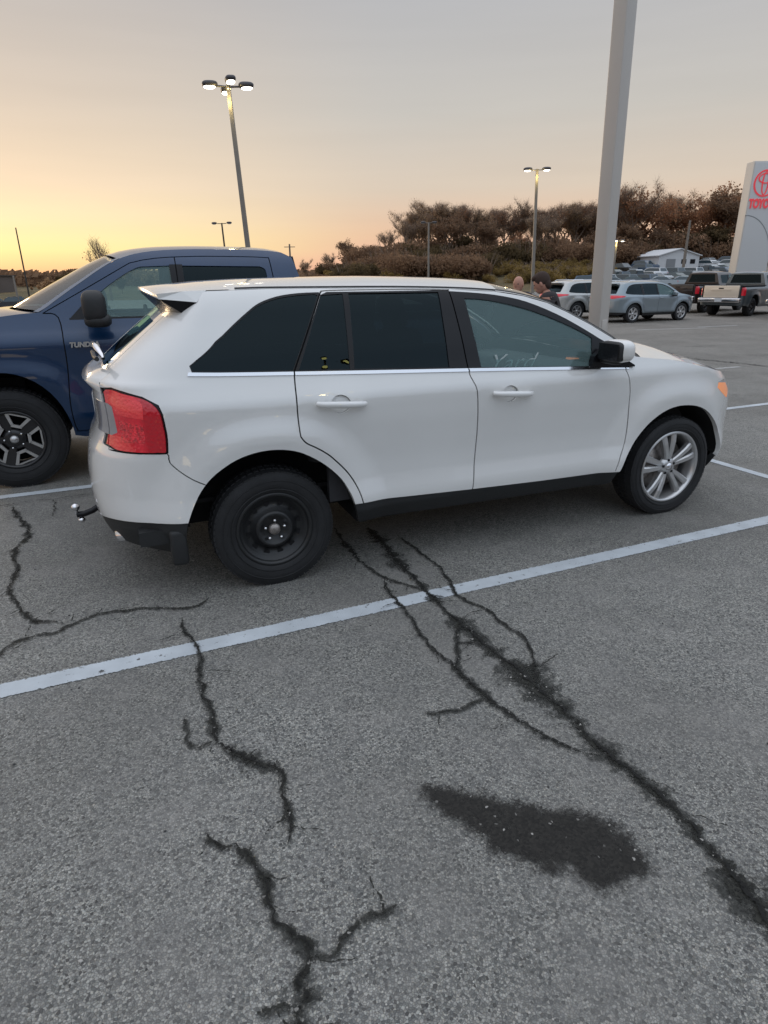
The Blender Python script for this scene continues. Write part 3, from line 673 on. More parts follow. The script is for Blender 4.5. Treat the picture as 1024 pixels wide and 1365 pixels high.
# cracks
CR={"C1":[[-0.119,4.092,0.064],[0.013,3.76,0.069],[0.103,3.472,0.065],[0.19,3.267,0.053],[0.259,3.081,0.05],[0.343,2.873,0.063],[0.42,2.708,0.068],[0.504,2.532,0.078],[0.597,2.379,0.115],[0.648,2.23,0.096],[0.711,2.105,0.08],[0.761,2.012,0.089],[0.786,1.905,0.074],[0.837,1.806,0.055],[0.885,1.715,0.053],[0.928,1.63,0.061],[0.969,1.551,0.073],[0.988,1.463,0.085],[1.006,1.383,0.09],[1.023,1.308,0.091],[1.034,1.25,0.089],[1.036,1.185,0.081],[1.035,1.095,0.077]],"C1b":[[0.657,2.256,0.052],[0.676,2.395,0.041],[0.689,2.516,0.025],[0.679,2.634,0.018],[0.629,2.718,0.015],[0.546,2.909,0.016],[0.448,3.017,0.021],[0.394,3.123,0.017],[0.351,3.393,0.018],[0.23,3.67,0.019],[0.091,3.949,0.021]],"C2":[[-0.354,4.098,0.032],[-0.288,3.893,0.031],[-0.218,3.705,0.034],[-0.154,3.554,0.028],[-0.072,3.402,0.027],[0.009,3.3,0.022],[0.126,3.22,0.022],[0.229,3.126,0.021]],"C3":[[-0.004,3.3,0.018],[0.021,3.131,0.017],[0.069,3.0,0.02],[0.125,2.877,0.02],[0.174,2.692,0.019],[0.22,2.556,0.022],[0.272,2.462,0.024],[0.315,2.401,0.048],[0.352,2.316,0.033],[0.414,2.183,0.038],[0.502,2.061,0.024],[0.597,1.95,0.023],[0.692,1.874,0.023],[0.789,1.826,0.025]],"C4":[[0.315,2.401,0.048],[0.346,2.522,0.032],[0.352,2.64,0.026],[0.376,2.752,0.019]],"C4b":[[0.351,2.6,0.018],[0.405,2.599,0.015],[0.462,2.565,0.011]],"C5":[[0.414,2.178,0.025],[0.36,2.134,0.016],[0.301,2.106,0.015],[0.231,2.089,0.018],[0.157,2.076,0.012]],"L1":[[-2.931,4.623,0.03],[-2.766,4.388,0.035],[-2.569,4.157,0.049],[-2.468,3.948,0.042],[-2.441,3.759,0.035],[-2.274,3.473,0.028],[-2.145,3.176,0.026],[-1.958,2.958,0.025],[-1.835,2.839,0.028],[-1.779,2.845,0.016],[-1.716,2.837,0.016],[-1.628,2.79,0.016]],"L2":[[-1.85,2.438,0.017],[-1.833,2.529,0.018],[-1.833,2.626,0.022],[-1.788,2.679,0.019],[-1.681,2.726,0.019],[-1.623,2.805,0.023],[-1.545,2.895,0.02],[-1.424,2.94,0.02],[-1.273,2.969,0.02],[-1.109,2.966,0.02],[-1.017,2.997,0.025],[-0.981,3.081,0.013]],"L3":[[-1.066,2.862,0.016],[-1.003,2.714,0.019],[-0.932,2.623,0.018],[-0.864,2.481,0.025],[-0.842,2.375,0.041],[-0.782,2.227,0.029],[-0.721,2.103,0.031],[-0.68,1.99,0.036],[-0.647,1.917,0.04],[-0.586,1.876,0.04],[-0.514,1.829,0.05],[-0.439,1.797,0.066],[-0.38,1.753,0.054],[-0.359,1.679,0.042],[-0.332,1.598,0.023],[-0.316,1.522,0.019],[-0.311,1.451,0.007]],"L3b":[[-0.815,2.058,0.015],[-0.78,1.978,0.015],[-0.753,1.907,0.017],[-0.712,1.894,0.014],[-0.661,1.926,0.02]],"L4":[[-0.582,1.516,0.007],[-0.561,1.476,0.012],[-0.512,1.448,0.016],[-0.464,1.442,0.033],[-0.409,1.399,0.041],[-0.367,1.343,0.04],[-0.338,1.276,0.043],[-0.31,1.209,0.042],[-0.26,1.177,0.033],[-0.215,1.142,0.048],[-0.208,1.107,0.055],[-0.215,1.07,0.058],[-0.213,1.026,0.064],[-0.214,0.992,0.07],[-0.216,0.955,0.072],[-0.205,0.9,0.075],[-0.195,0.85,0.07]],"L4b":[[-0.204,1.113,0.028],[-0.163,1.114,0.02],[-0.131,1.136,0.018],[-0.101,1.18,0.018],[-0.061,1.215,0.017],[-0.011,1.223,0.017],[0.027,1.254,0.008]],"L4c":[[-0.32,0.978,0.011],[-0.279,0.984,0.015],[-0.236,0.997,0.029]],"LB":[[-3.079,4.593,0.036],[-2.907,4.71,0.031],[-2.698,4.776,0.031],[-2.447,4.899,0.032]],"LB2":[[-2.698,4.776,0.025],[-2.56,4.544,0.024],[-2.502,4.38,0.017]],"F1":[[6.443,14.771,0.034],[6.541,14.018,0.048],[6.689,13.46,0.062],[7.048,12.925,0.059],[7.454,12.202,0.07],[7.701,11.761,0.054]],"F2":[[5.115,9.262,0.022],[5.287,9.125,0.021],[5.65,9.105,0.021],[5.853,8.971,0.021]],"F3":[[7.068,16.259,0.037],[7.715,16.009,0.036],[8.522,16.116,0.027]],"F4":[[7.88,14.045,0.032],[8.496,13.992,0.047],[8.904,13.957,0.031]]}
STAIN=[(0.078, 1.725), (0.194, 1.682), (0.318, 1.638), (0.463, 1.6), (0.555, 1.568), (0.631, 1.573), (0.694, 1.539), (0.747, 1.48), (0.781, 1.417), (0.77, 1.36), (0.71, 1.319), (0.633, 1.298), (0.592, 1.33), (0.559, 1.367), (0.489, 1.358), (0.417, 1.389), (0.345, 1.43), (0.295, 1.486), (0.207, 1.56), (0.126, 1.64)]

CRK=crack_mat('crack_dark',(.020,.020,.016),.50,.14,95)
COREM=crack_mat('crack_core',(.006,.006,.005),.62,.10,120)
CRF=crack_mat('crack_dirt',(.035,.036,.032),.62,.30,45,.75)
def ribbon(pts,wmul,m,z,name,jit=.006,wmin=0):
    P=crom([(a,b) for a,b,_ in pts],6); Wd=np.interp(np.linspace(0,len(pts)-1,len(P)),range(len(pts)),[c for _,_,c in pts])
    D=[];WW=[]
    for i in range(len(P)-1):
        a=np.array(P[i]);b=np.array(P[i+1]);L_=np.linalg.norm(b-a);n=max(1,int(L_/.012)) if L_<1 else 20
        for k in range(n): D.append(a+(b-a)*k/n); WW.append(Wd[i]+(Wd[i+1]-Wd[i])*k/n)
    D.append(np.array(P[-1]));WW.append(Wd[-1]); D=np.array(D);WW=np.array(WW)
    T=np.gradient(D,axis=0);T/=np.linalg.norm(T,axis=1)[:,None]+1e-9;Nn=np.stack([-T[:,1],T[:,0]],1)
    off=np.array([noise.noise((d[0]*14,d[1]*14,3.1))*1.0+noise.noise((d[0]*40,d[1]*40,7.7))*.7+noise.noise((d[0]*110,d[1]*110,2.7))*.35 for d in D])*jit
    off*=np.minimum(1,np.linspace(0,1,len(D))*8)*np.minimum(1,np.linspace(1,0,len(D))*8)
    ln=np.concatenate([[0],np.cumsum(np.linalg.norm(np.diff(D,axis=0),axis=1))]); kr=random.Random(int(abs(D[0][0])*977+abs(D[0][1])*131)); kn=[0]; 
    while kn[-1]<ln[-1]: kn.append(kn[-1]+kr.uniform(.012,.042))
    off=off+np.interp(ln,kn,[kr.uniform(-1,1) for _ in kn])*jit*.75*np.minimum(1,np.minimum(ln,ln[-1]-ln)/.03)
    D=D+Nn*off[:,None]
    WW=WW*np.array([min(1.35,max(.35,.85+1.1*noise.noise((d[0]*9,d[1]*9,5.5))+.8*noise.noise((d[0]*30,d[1]*30,1.5)))) for d in D])
    end=np.minimum(1,np.minimum(np.linspace(0,1,len(D))*12,np.linspace(1,0,len(D))*12)+.25)
    V=[];A=[]
    for i in range(len(D)):
        w=max(wmin,WW[i]*wmul)*end[i]/2
        for k in (-1,-.5,0,.5,1):
            q=D[i]+Nn[i]*w*k; V.append((q[0],q[1],z)); A.append(abs(k)+(1-end[i])*.3)
    F=[(i*5+k,i*5+k+1,(i+1)*5+k+1,(i+1)*5+k) for i in range(len(D)-1) for k in range(4)]
    o=mesh(name,V,F,m); set_attr(o,'across',A); o['kind']='structure'; return o
zi=0
for k,pts in CR.items():
    far=k.startswith('F')
    pts=[(a,b,c*(.66+.30*min(1,max(0,(c-.03)/.05))) if not far else c) for a,b,c in pts]
    ribbon(pts,1.05 if not far else 1.3,CRK,.0085+zi*.0003,'asphalt_crack',.013 if not far else .02,.011); zi+=1
    if not far and max(c for _,_,c in pts)>.03: ribbon([(a,b,min(c*.35,.018)) for a,b,c in pts],1.0,COREM,.0145+zi*.0002,'crack_core',.013,.006)
    if not far and k not in('LB','LB2'): ribbon(pts,2.2,CRF,.0062+zi*.00012,'crack_dirt_margin',.008,.03)
def offshoots():
    r=random.Random(17); n=0
    for k,pts in CR.items():
        if k.startswith('F') or k.startswith('LB'): continue
        for i in range(1,len(pts)-1):
            if r.random()<.42:
                x,y,w=pts[i]; a=math.atan2(pts[i+1][1]-y,pts[i+1][0]-x)+r.choice([-1,1])*r.uniform(.5,1.3); L_=r.uniform(.05,.16); q=[(x,y,.016)]
                for j in range(3): a+=r.uniform(-.5,.5); x+=math.cos(a)*L_/3; y+=math.sin(a)*L_/3; q.append((x,y,.012-.003*j))
                ribbon(q,.9,CRK,.0125+n*.0001,'hairline_crack',.006,.006); n+=1
offshoots()
# oil stain
def stain(poly,z,m,name,grow=1.0):
    P=crom(poly,6,True); P=np.array(P); c=P.mean(0); n=len(P)
    # triangulated fill with signed distance style attribute: 0 inside, 1 at the border
    mn=P.min(0)-.06;mx=P.max(0)+.06; h=.009
    gx,gy=np.meshgrid(np.arange(mn[0],mx[0],h),np.arange(mn[1],mx[1],h)); sh=gx.shape
    X=gx.ravel();Y=gy.ravel(); ins=inpoly(X,Y,P.tolist())
    dd=np.full(len(X),9.)
    for i in range(n):
        a=P[i];b=P[(i+1)%n];ab=b-a;t=np.clip(((X-a[0])*ab[0]+(Y-a[1])*ab[1])/(ab@ab),0,1)
        dd=np.minimum(dd,np.hypot(X-a[0]-t*ab[0],Y-a[1]-t*ab[1]))
    sd=np.where(ins,-dd,dd); val=np.clip(.5+sd/.035*.5,0,1)
    # fade-out tail on the left end
    val=np.clip(val+np.clip((.24-X)/.16,0,1)*.42,0,1)
    V=[(x,y,z) for x,y in zip(X,Y)]; w=sh[1]
    F=[(j*w+i,j*w+i+1,(j+1)*w+i+1,(j+1)*w+i) for j in range(sh[0]-1) for i in range(w-1)]
    F=[f for f in F if min(sd[list(f)])<.035]
    used=sorted({i for f in F for i in f}); mp={u:k for k,u in enumerate(used)}
    o=mesh(name,[V[u] for u in used],[tuple(mp[i] for i in f) for f in F],m); set_attr(o,'across',[val[u] for u in used]); o['kind']='structure'
stain(STAIN,.0105,crack_mat('oil_stain',(.018,.0165,.014),.52,.30,32,.95,1.7,.986),'oil_stain')
# small stones and bits on the lot
def pebbles():
    mb=MB(); r=random.Random(3)
    for i in range(150):
        x=r.uniform(-2.4,3.2); y=r.uniform(.9,4.2); s=r.uniform(.002,.0055)
        mb.ell((x,y,s*.5),(s*r.uniform(.8,1.4),s,s*.6),(2.2,2.2),(6,4),m=r.choice([0,0,1]))
    o=mb.build('loose_grit',[mat('grit_pale',(.42,.40,.37),.8),mat('grit_dark',(.05,.05,.05),.8)]); o['kind']='stuff'; o['label']='scattered pale and dark grit lying on the worn asphalt'; o['category']='grit'
pebbles()

# ------------------------------------------------------------------ the white crossover
def glasspoly(p): return p
def build_edge():
    root=empty('parked_car',(.3283,4.6086,0),.3886,'white crossover with a black steel rear wheel, parked nearest between the painted lines','car')
    S=EDGE
    smin=S.x0r-S.k*PI/2; smax=S.x0f+S.k*PI/2
    top=[(smin,1.60),(-1.9,1.600),(-1.6,1.612),(-1.3,1.618),(-1.0,1.616),(-.6,1.612),(-.2,1.602),(.12,1.582),(.3,1.555),(.465,1.512),(.6,1.455),(.77,1.372),(.92,1.29),(1.03,1.215),(1.10,1.165),(1.24,1.147),(1.417,1.127),(1.625,1.090),(1.82,1.056),(1.96,1.022),(2.1,.995),(2.35,.965),(smax,.955)]
    zt=ztop_fn(top)
    # wheel arches as traced side-on
    AR=crom([(-1.862,.455),(-1.848,.489),(-1.818,.552),(-1.77,.635),(-1.711,.703),(-1.632,.758),(-1.546,.798),(-1.453,.819),(-1.359,.821),(-1.266,.804),(-1.183,.766),(-1.09,.700),(-1.005,.612),(-.955,.520),(-.935,.455)],3)
    AF=crom([(.985,.40),(1.003,.432),(1.033,.500),(1.088,.577),(1.146,.648),(1.229,.725),(1.328,.783),(1.426,.812),(1.53,.818),(1.645,.803),(1.739,.765),(1.808,.711),(1.871,.640),(1.919,.55),(1.955,.44),(1.96,.40)],3)
    zb=.27
    dom=[(smin,.30),(-2.2,.30),(-1.95,.27),(-1.90,.27)]+AR+[(-.90,.32),(-.5,.315),(.9,.30),(.965,.31)]+AF+[(1.975,.30),(2.1,.24),(smax,.22)]
    dom+=[q for q in dens(list(reversed(top)),.05,False)]
    # seams
    d_rear=crom([(-.99,1.598),(-1.008,1.580),(-1.112,1.395),(-1.206,1.225),(-1.218,1.188),(-1.228,1.05),(-1.228,.90),(-1.220,.868),(-1.195,.838),(-1.145,.809),(-1.10,.779),(-1.051,.738),(-.966,.643),(-.912,.547),(-.885,.457)],4)
    d_top=crom([(-.99,1.598),(-.955,1.606),(-.6,1.606),(-.21,1.598)],3)
    d_mid=crom([(-.208,1.598),(-.19,1.40),(-.174,1.158),(-.160,1.102),(-.141,1.058),(-.131,.99),(-.123,.85),(-.122,.733),(-.131,.585),(-.146,.432)],4)
    d_front=crom([(.985,1.108),(1.022,1.02),(1.043,.906),(1.041,.746),(1.022,.605),(.983,.508),(.955,.418)],4)
    d_bot=[(-.885,.457),(-.533,.443),(-.145,.430),(.361,.417),(.955,.413)]
    f_top=crom([(-.208,1.598),(-.02,1.585),(.14,1.566),(.31,1.530),(.52,1.452),(.70,1.362),(.86,1.272)],3)
    hatch=crom([(-2.30,1.500),(-2.33,1.35),(-2.36,1.20),(-2.30,1.175),(-2.27,1.05),(-2.26,.93),(-2.24,.84)],3)
    bseam=crom([(-2.24,.84),(-2.06,.838),(-1.93,.842),(-1.907,.789),(-1.854,.737),(-1.80,.698),(-1.745,.668)],3)
    fbs=crom([(2.01,.845),(1.985,.80),(1.93,.74),(1.89,.66)],3)
    hood_s=[(1.12,1.140)]+[(s,float(zt(s))-.018) for s in (1.24,1.417,1.625,1.82,1.96,2.03)]
    W7=.008
    seams=[strip(d_rear,W7),strip(d_top,W7*.8),strip(d_mid,W7),strip(d_front,W7),strip(hatch,W7),strip(bseam,W7*.8),strip(fbs,W7*.8),strip([(-.208,1.598),(-.205,1.617)],W7*.7)]
    belt=[(-1.80,1.232),(-1.215,1.207),(-.762,1.188),(-.198,1.166),(.216,1.149),(.723,1.126),(1.02,1.110)]
    chrome=strip([(a,b-.010) for a,b in belt],.017)
    qwin=crom([(-1.787,1.262),(-1.783,1.243),(-1.757,1.236)],3)+[(-1.222,1.214),(-1.018,1.582)]+crom([(-1.03,1.588),(-1.126,1.584),(-1.242,1.570),(-1.342,1.54),(-1.411,1.499),(-1.497,1.437),(-1.599,1.362),(-1.745,1.287)],3)
    fixg=[(-1.19,1.212),(-1.006,1.567),(-.995,1.583),(-.872,1.589),(-.905,1.203)]
    maing=[(-.838,1.590),(-.878,1.202),(-.296,1.178),(-.28,1.588)]
    fglass=[(-.118,1.550),(-.085,1.166),(.727,1.128),(.757,1.292)]+crom([(.757,1.296),(.671,1.341),(.497,1.415),(.301,1.481),(.106,1.526),(-.023,1.545)],3)
    frame_r=[(-1.000,1.585),(-1.215,1.207),(-.174,1.166),(-.208,1.597),(-.96,1.599)]
    frame_f=[(-.208,1.597),(-.174,1.166),(1.01,1.112),(.99,1.135),(.91,1.190),(.875,1.262)]+[(a,b-.006) for a,b in reversed(f_top[:-1])]
    qframe=[(a,b) for a,b in [(-1.80,1.262),(-1.775,1.228),(-1.217,1.206),(-1.005,1.588)]]+crom([(-1.005,1.598),(-1.126,1.595),(-1.242,1.581),(-1.342,1.551),(-1.411,1.510),(-1.497,1.448),(-1.599,1.372),(-1.755,1.290)],3)
    tail_all=crom([(-2.30,1.135),(-2.207,1.148),(-2.144,1.136),(-2.05,1.118),(-2.0,1.098),(-1.969,1.070),(-1.953,1.035)],3)+[(-1.930,.850)]+crom([(-1.935,.846),(-2.064,.846),(-2.175,.848),(-2.231,.862),(-2.30,.87)],3)
    tail_in=[(-2.40,1.075),(-2.245,1.078),(-2.215,1.065),(-2.195,.935),(-2.235,.915),(-2.40,.915)]
    tail_big=[(-2.262,1.132)]+[q for q in tail_all if q[0]>-2.262]+[(-2.262,.866)]
    tail_hot=crom([(-2.255,1.118),(-2.20,1.130),(-2.13,1.118),(-2.045,1.098),(-2.035,1.06)],3)+[(-2.04,1.015),(-2.19,1.03),(-2.205,1.07),(-2.255,1.085)]
    tail_mid=[(-2.18,1.0),(-2.045,.985),(-2.035,.895),(-2.165,.89)]
    tail_lip=[(-2.31,1.147),(-2.20,1.160),(-2.13,1.147),(-2.03,1.124),(-1.955,1.085),(-1.940,1.04),(-1.918,.842),(-1.93,.835),(-2.18,.837),(-2.24,.85),(-2.31,.858)]
    lampf=[(1.885,.905),(1.91,.945),(1.99,.955),(2.12,.945),(2.4,.935),(2.4,.87),(2.2,.84),(2.04,.80),(1.99,.825),(1.93,.865)]
    amber=[(1.885,.905),(1.91,.940),(2.02,.925),(2.045,.86),(2.02,.81),(1.985,.825),(1.93,.865)]
    rdoor=d_rear[:]+[(-.885,.457)]+[(-.533,.443),(-.146,.430)]+list(reversed(d_mid))+list(reversed(d_top))
    fdoor=d_mid[:]+[(-.146,.430),(.361,.417),(.955,.413)]+list(reversed(d_front))+[(.985,1.108),(.875,1.268)]+list(reversed(f_top))
    clad=[(-1.0,.0),(-1.0,.459),(-.885,.459),(-.533,.445),(-.145,.432),(.361,.419),(1.1,.409),(1.1,0)]
    cladr=[(-3,.0),(-3,.345)]+crom([(-2.7,.36),(-2.5,.40),(-2.3,.448),(-2.13,.467),(-1.80,.476)],3)+[(-1.80,0)]
    cladf=[(1.85,.0),(1.85,.39),(2.05,.38),(2.2,.35),(3,.33),(3,0)]
    rbump=bseam+[(-1.745,.668),(-1.70,.6),(-1.75,.3),(-1.9,.2),(-3,.2),(-3,.84)]
    hatchp=hatch+[(-2.24,.84),(-3,.84),(-3,1.7),(-2.30,1.7)]
    fbump=fbs+[(1.8,.6),(1.8,.2),(3,.2),(3,.845)]
    grille=[(2.34,.60),(2.34,.86),(3,.87),(3,.58)]
    rw=[(-2.42,1.235),(-2.40,1.46),(-3,1.475),(-3,1.235)]
    def elp(cx,cz,a,b,n=20): return [(cx+a*math.cos(2*PI*i/n),cz+b*math.sin(2*PI*i/n)) for i in range(n)]
    rec_r=elp(-.985,1.028,.058,.050); rec_f=elp(.095,1.005,.058,.050)
    regs=[dict(name='door_seam',polys=seams,push=-.012,skirt=0),
      dict(name='belt_trim',polys=[chrome],push=.006,skirt=.014),
      dict(name='quarter_window',polys=[qwin],push=-.002,skirt=0),
      dict(name='fixed_window',polys=[fixg],push=-.004,skirt=0),
      dict(name='window_rear',polys=[maing],push=-.006,skirt=0),
      dict(name='window_front',polys=[fglass],push=-.006,skirt=0),
      dict(name='window_frame_rear',polys=[frame_r],push=0,skirt=.02),
      dict(name='window_frame_front',polys=[frame_f],push=0,skirt=.02),
      dict(name='window_frame_quarter',polys=[qframe],push=.001,skirt=.02),
      dict(name='tail_lens',polys=[tail_in],push=.004,skirt=.02),
      dict(name='tail_hot',polys=[tail_hot],push=.007,skirt=.004),
      dict(name='tail_mid',polys=[tail_mid],push=.007,skirt=.004),
      dict(name='tail_light',polys=[tail_big],push=.006,skirt=.02),
      dict(name='tail_surround',polys=[tail_lip],push=-.008,skirt=.02),
      dict(name='turn_signal',polys=[amber],push=.002,skirt=.02),
      dict(name='head_light',polys=[lampf],push=.001,skirt=.02),
      dict(name='grille',polys=[grille],push=.0,skirt=.02),
      dict(name='rear_window',polys=[rw],push=-.003,skirt=0),
      dict(name='rec_rear',polys=[rec_r],push=-.018,skirt=0),
      dict(name='rec_front',polys=[rec_f],push=-.018,skirt=0),
      dict(name='cladding',polys=[clad,cladr,cladf],push=-.010,skirt=.04),
      dict(name='door_rear',polys=[rdoor],push=0,skirt=.014),
      dict(name='door_front',polys=[fdoor],push=0,skirt=.014),
      dict(name='rear_bumper',polys=[rbump],push=0,skirt=.03),
      dict(name='liftgate',polys=[hatchp],push=0,skirt=.014),
      dict(name='front_bumper',polys=[fbump],push=0,skirt=.03),
      dict(name='body',push=0,skirt=.03)]
    R=shell_panels(S,dom,regs,.034); Lf={k:flipy(v) for k,v in R.items()}
    def both(name,key,m,par): V,F,N=join(R.get(key),Lf.get(key)); return mesh(name,V,F,m,par,True,N)
    # roof / windshield / hood / rear roof closing
    crown=lambda s: float(np.interp(s,[smin,-2.2,-1.6,-.6,.1,.6,1.1,1.5,2.0,2.4,smax],[.004,.022,.050,.072,.075,.05,.03,.085,.082,.05,.0]))
    bulge=lambda s: float(np.interp(s,[-3,-.4,.1,.5,1.08,1.25,1.6,3],[0,0,.10,.17,.30,.20,.08,0]))
    V1,F1=top_patch(S,zt,smin,.13,crown,bulge,60,30)
    V2,F2=top_patch(S,zt,1.14,smax,crown,bulge,50,30)
    body=both('body','body',WHITE,root)
    roof=mesh('roof',V1,F1,WHITE,root,True)
    hood=mesh('hood',V2,F2,WHITE,root,True)
    V,F=top_patch(S,zt,.13,1.07,crown,bulge,20,24,lift=-.003,tmax=.955,pw=2.4)
    mesh('windshield',V,F,WGLASS,root,True)
    # A-pillar skin beside the windshield, black cowl in front of it
    V=[];F=[];ss=np.linspace(.11,1.09,24)
    for sg in(1,-1):
        o=len(V)
        for s in ss:
            e=S.P(s,float(zt(s)));w=-e[1]
            for t in (1.0,.975,.95,.925):
                g=1-t**2.4; V.append((e[0]+bulge(s)*g,-sg*w*t,e[2]+crown(s)*g+(.003 if t>.93 else -.006)))
        for i in range(len(ss)-1):
            for k in range(3): F.append((o+i*4+k,o+(i+1)*4+k,o+(i+1)*4+k+1,o+i*4+k+1))
    mesh('windshield_pillar',V,F,WHITE,root,True)
    V,F=top_patch(S,zt,1.06,1.15,crown,bulge,4,24,lift=-.004); mesh('cowl',V,F,BLACKP,root,True)
    # roof mouldings
    mb=MB()
    for sg in(1,-1):
        for t,a0,a1 in ((.955,-1.45,1.0),):
            pts=[]
            for s in np.linspace(a0,a1,50):
                e=S.P(s,float(zt(s)));w=-e[1];g=1-t**2.4; pts.append((e[0]+bulge(s)*g,-sg*w*t,e[2]+crown(s)*g+.000))
            mb.tube(pts,.0075,6)
    mb.build('roof_moulding',BLACKP,roof)
    # spoiler: blade that runs on behind the roof, dark flank and underside
    ys=np.linspace(-.655,.655,25); sg_=np.linspace(smin,-1.75,200); U0=S.P(sg_,np.full_like(sg_,1.505))
    top_=[];und=[]
    for y in ys:
        t=abs(y)/.68; zr_=1.6135+.050*(1-t**2.4); xt=-1.845-.06*(1-(y/.655)**2); zt_=1.600+.034*(1-t*t)
        ux=float(np.interp(-abs(y),U0[:,1][np.argsort(U0[:,1])],U0[:,0][np.argsort(U0[:,1])]))
        top_.append([(-1.48,y,zr_+.0015),(-1.60,y,zr_-.001),(-1.72,y,zr_*.45+zt_*.55+.004),(xt,y,zt_),(xt+.006,y,zt_-.024)])
        und.append([(xt+.006,y,zt_-.024),(ux+.02,y,1.50),(ux+.20,y,1.50)])
    def grid(rows): 
        n=len(rows[0]); return [p for r in rows for p in r],[(i*n+k,(i+1)*n+k,(i+1)*n+k+1,i*n+k+1) for i in range(len(rows)-1) for k in range(n-1)]
    V,F=grid(top_); sp=mesh('spoiler',V,F,WHITE,root,True)
    V,F=grid(und); flank=[]
    for j in (0,-1):
        sgn=-1 if j==0 else 1; q=S.P(-1.894,1.56); P2=(q[0],sgn*(abs(q[1])+.004),1.56); o=len(V); V+=[top_[j][4],P2,und[j][1]]; F.append((o,o+1,o+2)); flank.append([top_[j][1],top_[j][2],top_[j][3],top_[j][4],P2])
    mesh('spoiler_underside',V,F,BLACKG,sp,False)
    for fl in flank: mesh('spoiler_flank',fl,[tuple(range(len(fl)))],WHITE,sp,False)
    # shared parts
    sm=both('door_seam','door_seam',GAP,body)
    for sd,D in ((-1,R),(1,Lf)):
        dr=mesh('door',*D['door_rear'][:2],WHITE,root,True,D['door_rear'][2]); df=mesh('door',*D['door_front'][:2],WHITE,root,True,D['door_front'][2])
        def sub(n,k,m,par): return mesh(n,D[k][0],D[k][1],m,par,True,D[k][2])
        sub('window','window_rear',TINT,dr); sub('window','fixed_window',TINT,dr); sub('window_frame','window_frame_rear',BLACKG,dr)
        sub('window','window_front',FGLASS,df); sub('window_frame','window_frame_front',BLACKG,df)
        sub('handle_recess','rec_rear',WHITE,dr); sub('handle_recess','rec_front',WHITE,df)
        sub('quarter_window','quarter_window',TINT,root); sub('window_trim','window_frame_quarter',BLACKG,body)
        tl=sub('tail_light','tail_light',REDL,root); sub('inner_lens','tail_lens',GREYL,tl); sub('upper_reflector','tail_hot',REDHOT,tl); sub('lower_reflector','tail_mid',REDMID,tl); sub('light_surround','tail_surround',BLACKG,tl)
        hl=sub('headlight','head_light',HEADL,root); sub('turn_signal','turn_signal',AMBER,hl)
        for (cx,cz,par) in ((-.985,1.028,dr),(.105,1.004,df)):
            a=EDGE.P(cx-.135,cz+.012);b=EDGE.P(cx+.135,cz-.006)
            pts=[]
            for t in np.linspace(0,1,15):
                q=a+(b-a)*t; pts.append((q[0],(q[1]-.012-.030*math.sin(PI*min(1,max(0,t*1.0)))**.35)*(-sd),q[2]))
            h=MB(); h.tube(pts,[.010+.009*math.sin(PI*(.10+.8*i/14))**.5 for i in range(15)],12); h.build('handle',WHITE,par)
        # mirror
        mr=empty('mirror',(0,0,0)); mr.parent=root
        g=-sd
        h=MB(); h.ell((.806,-1.035*g,1.232),(.064,.106,.069),(3,3.2),(28,16)); 
        o=h.build('mirror_cap',WHITE,mr)
        h=MB(); h.ell((.768,-1.030*g,1.229),(.036,.098,.062),(4,4.5),(28,16)); h.ell((.80,-.985*g,1.165),(.045,.085,.018),(3,3)); h.build('mirror_housing',BLACKP,mr)
        h=MB(); h.box((.7305,-1.03*g,1.229),(.004,.175,.100),bev=.02); h.build('mirror_glass',BLACKG,mr)
        h=MB(); h.prism([(.70,1.126),(.72,1.19),(.80,1.25),(1.06,1.118),(1.06,1.108)],-.925*g,-.885*g); h.build('mirror_base',BLACKG,mr)
    for D in (R,Lf): mesh('belt_trim',*D['belt_trim'][:2],CHROME,root,True,D['belt_trim'][2])
    both('rear_bumper','rear_bumper',WHITE,root); lg=both('liftgate','liftgate',WHITE,root); both('front_bumper','front_bumper',WHITE,root)
    both('rear_window','rear_window',TINT,lg); both('grille','grille',CHROME,root); both('cladding','cladding',BLACKP,root)
    # liftgate ledge + chrome bar + wiper
    V=[];F=[];rows=[]
    for s in np.linspace(smin,-2.30,18):
        k=min(1,(-2.30-s)/.12)
        prof=[(1.225,0),(1.215,.020),(1.195,.034),(1.17,.036),(1.14,.018),(1.12,0)]
        r=[]
        for z,o in prof:
            p=S.P(s,z); n=S.P(s,z)-np.array([S.x0r,0,z]); n/=np.linalg.norm(n); r.append(p+n*(o*k+.001))
        rows.append(r)
    for sg in(1,-1):
        o=len(V)
        for r in rows: V+=[(p[0],p[1]*sg,p[2]) for p in r]
        for i in range(len(rows)-1):
            for k in range(5): F.append((o+i*6+k,o+(i+1)*6+k,o+(i+1)*6+k+1,o+i*6+k+1))
    mesh('ledge',V,F,WHITE,lg,True)
    mb=MB(); mb.tube([(-2.185,-.11,1.328),(-2.178,-.15,1.315),(-2.152,-.215,1.272),(-2.148,-.235,1.258)],[.010,.018,.016,.010],10); mb.build('wiper_hub',CHROME,lg)
    mb=MB(); mb.tube([(-2.20,-.15,1.29),(-2.19,-.30,1.275),(-2.17,-.55,1.29)],.012,8); mb.build('wiper',BLACKP,lg)
    # number plate on the gate
    mb=MB(); mb.box((-2.2375,0,.98),(.008,.31,.155),bev=.002); mb.build('number_plate',mat('plate',(.6,.62,.64),.4),lg)
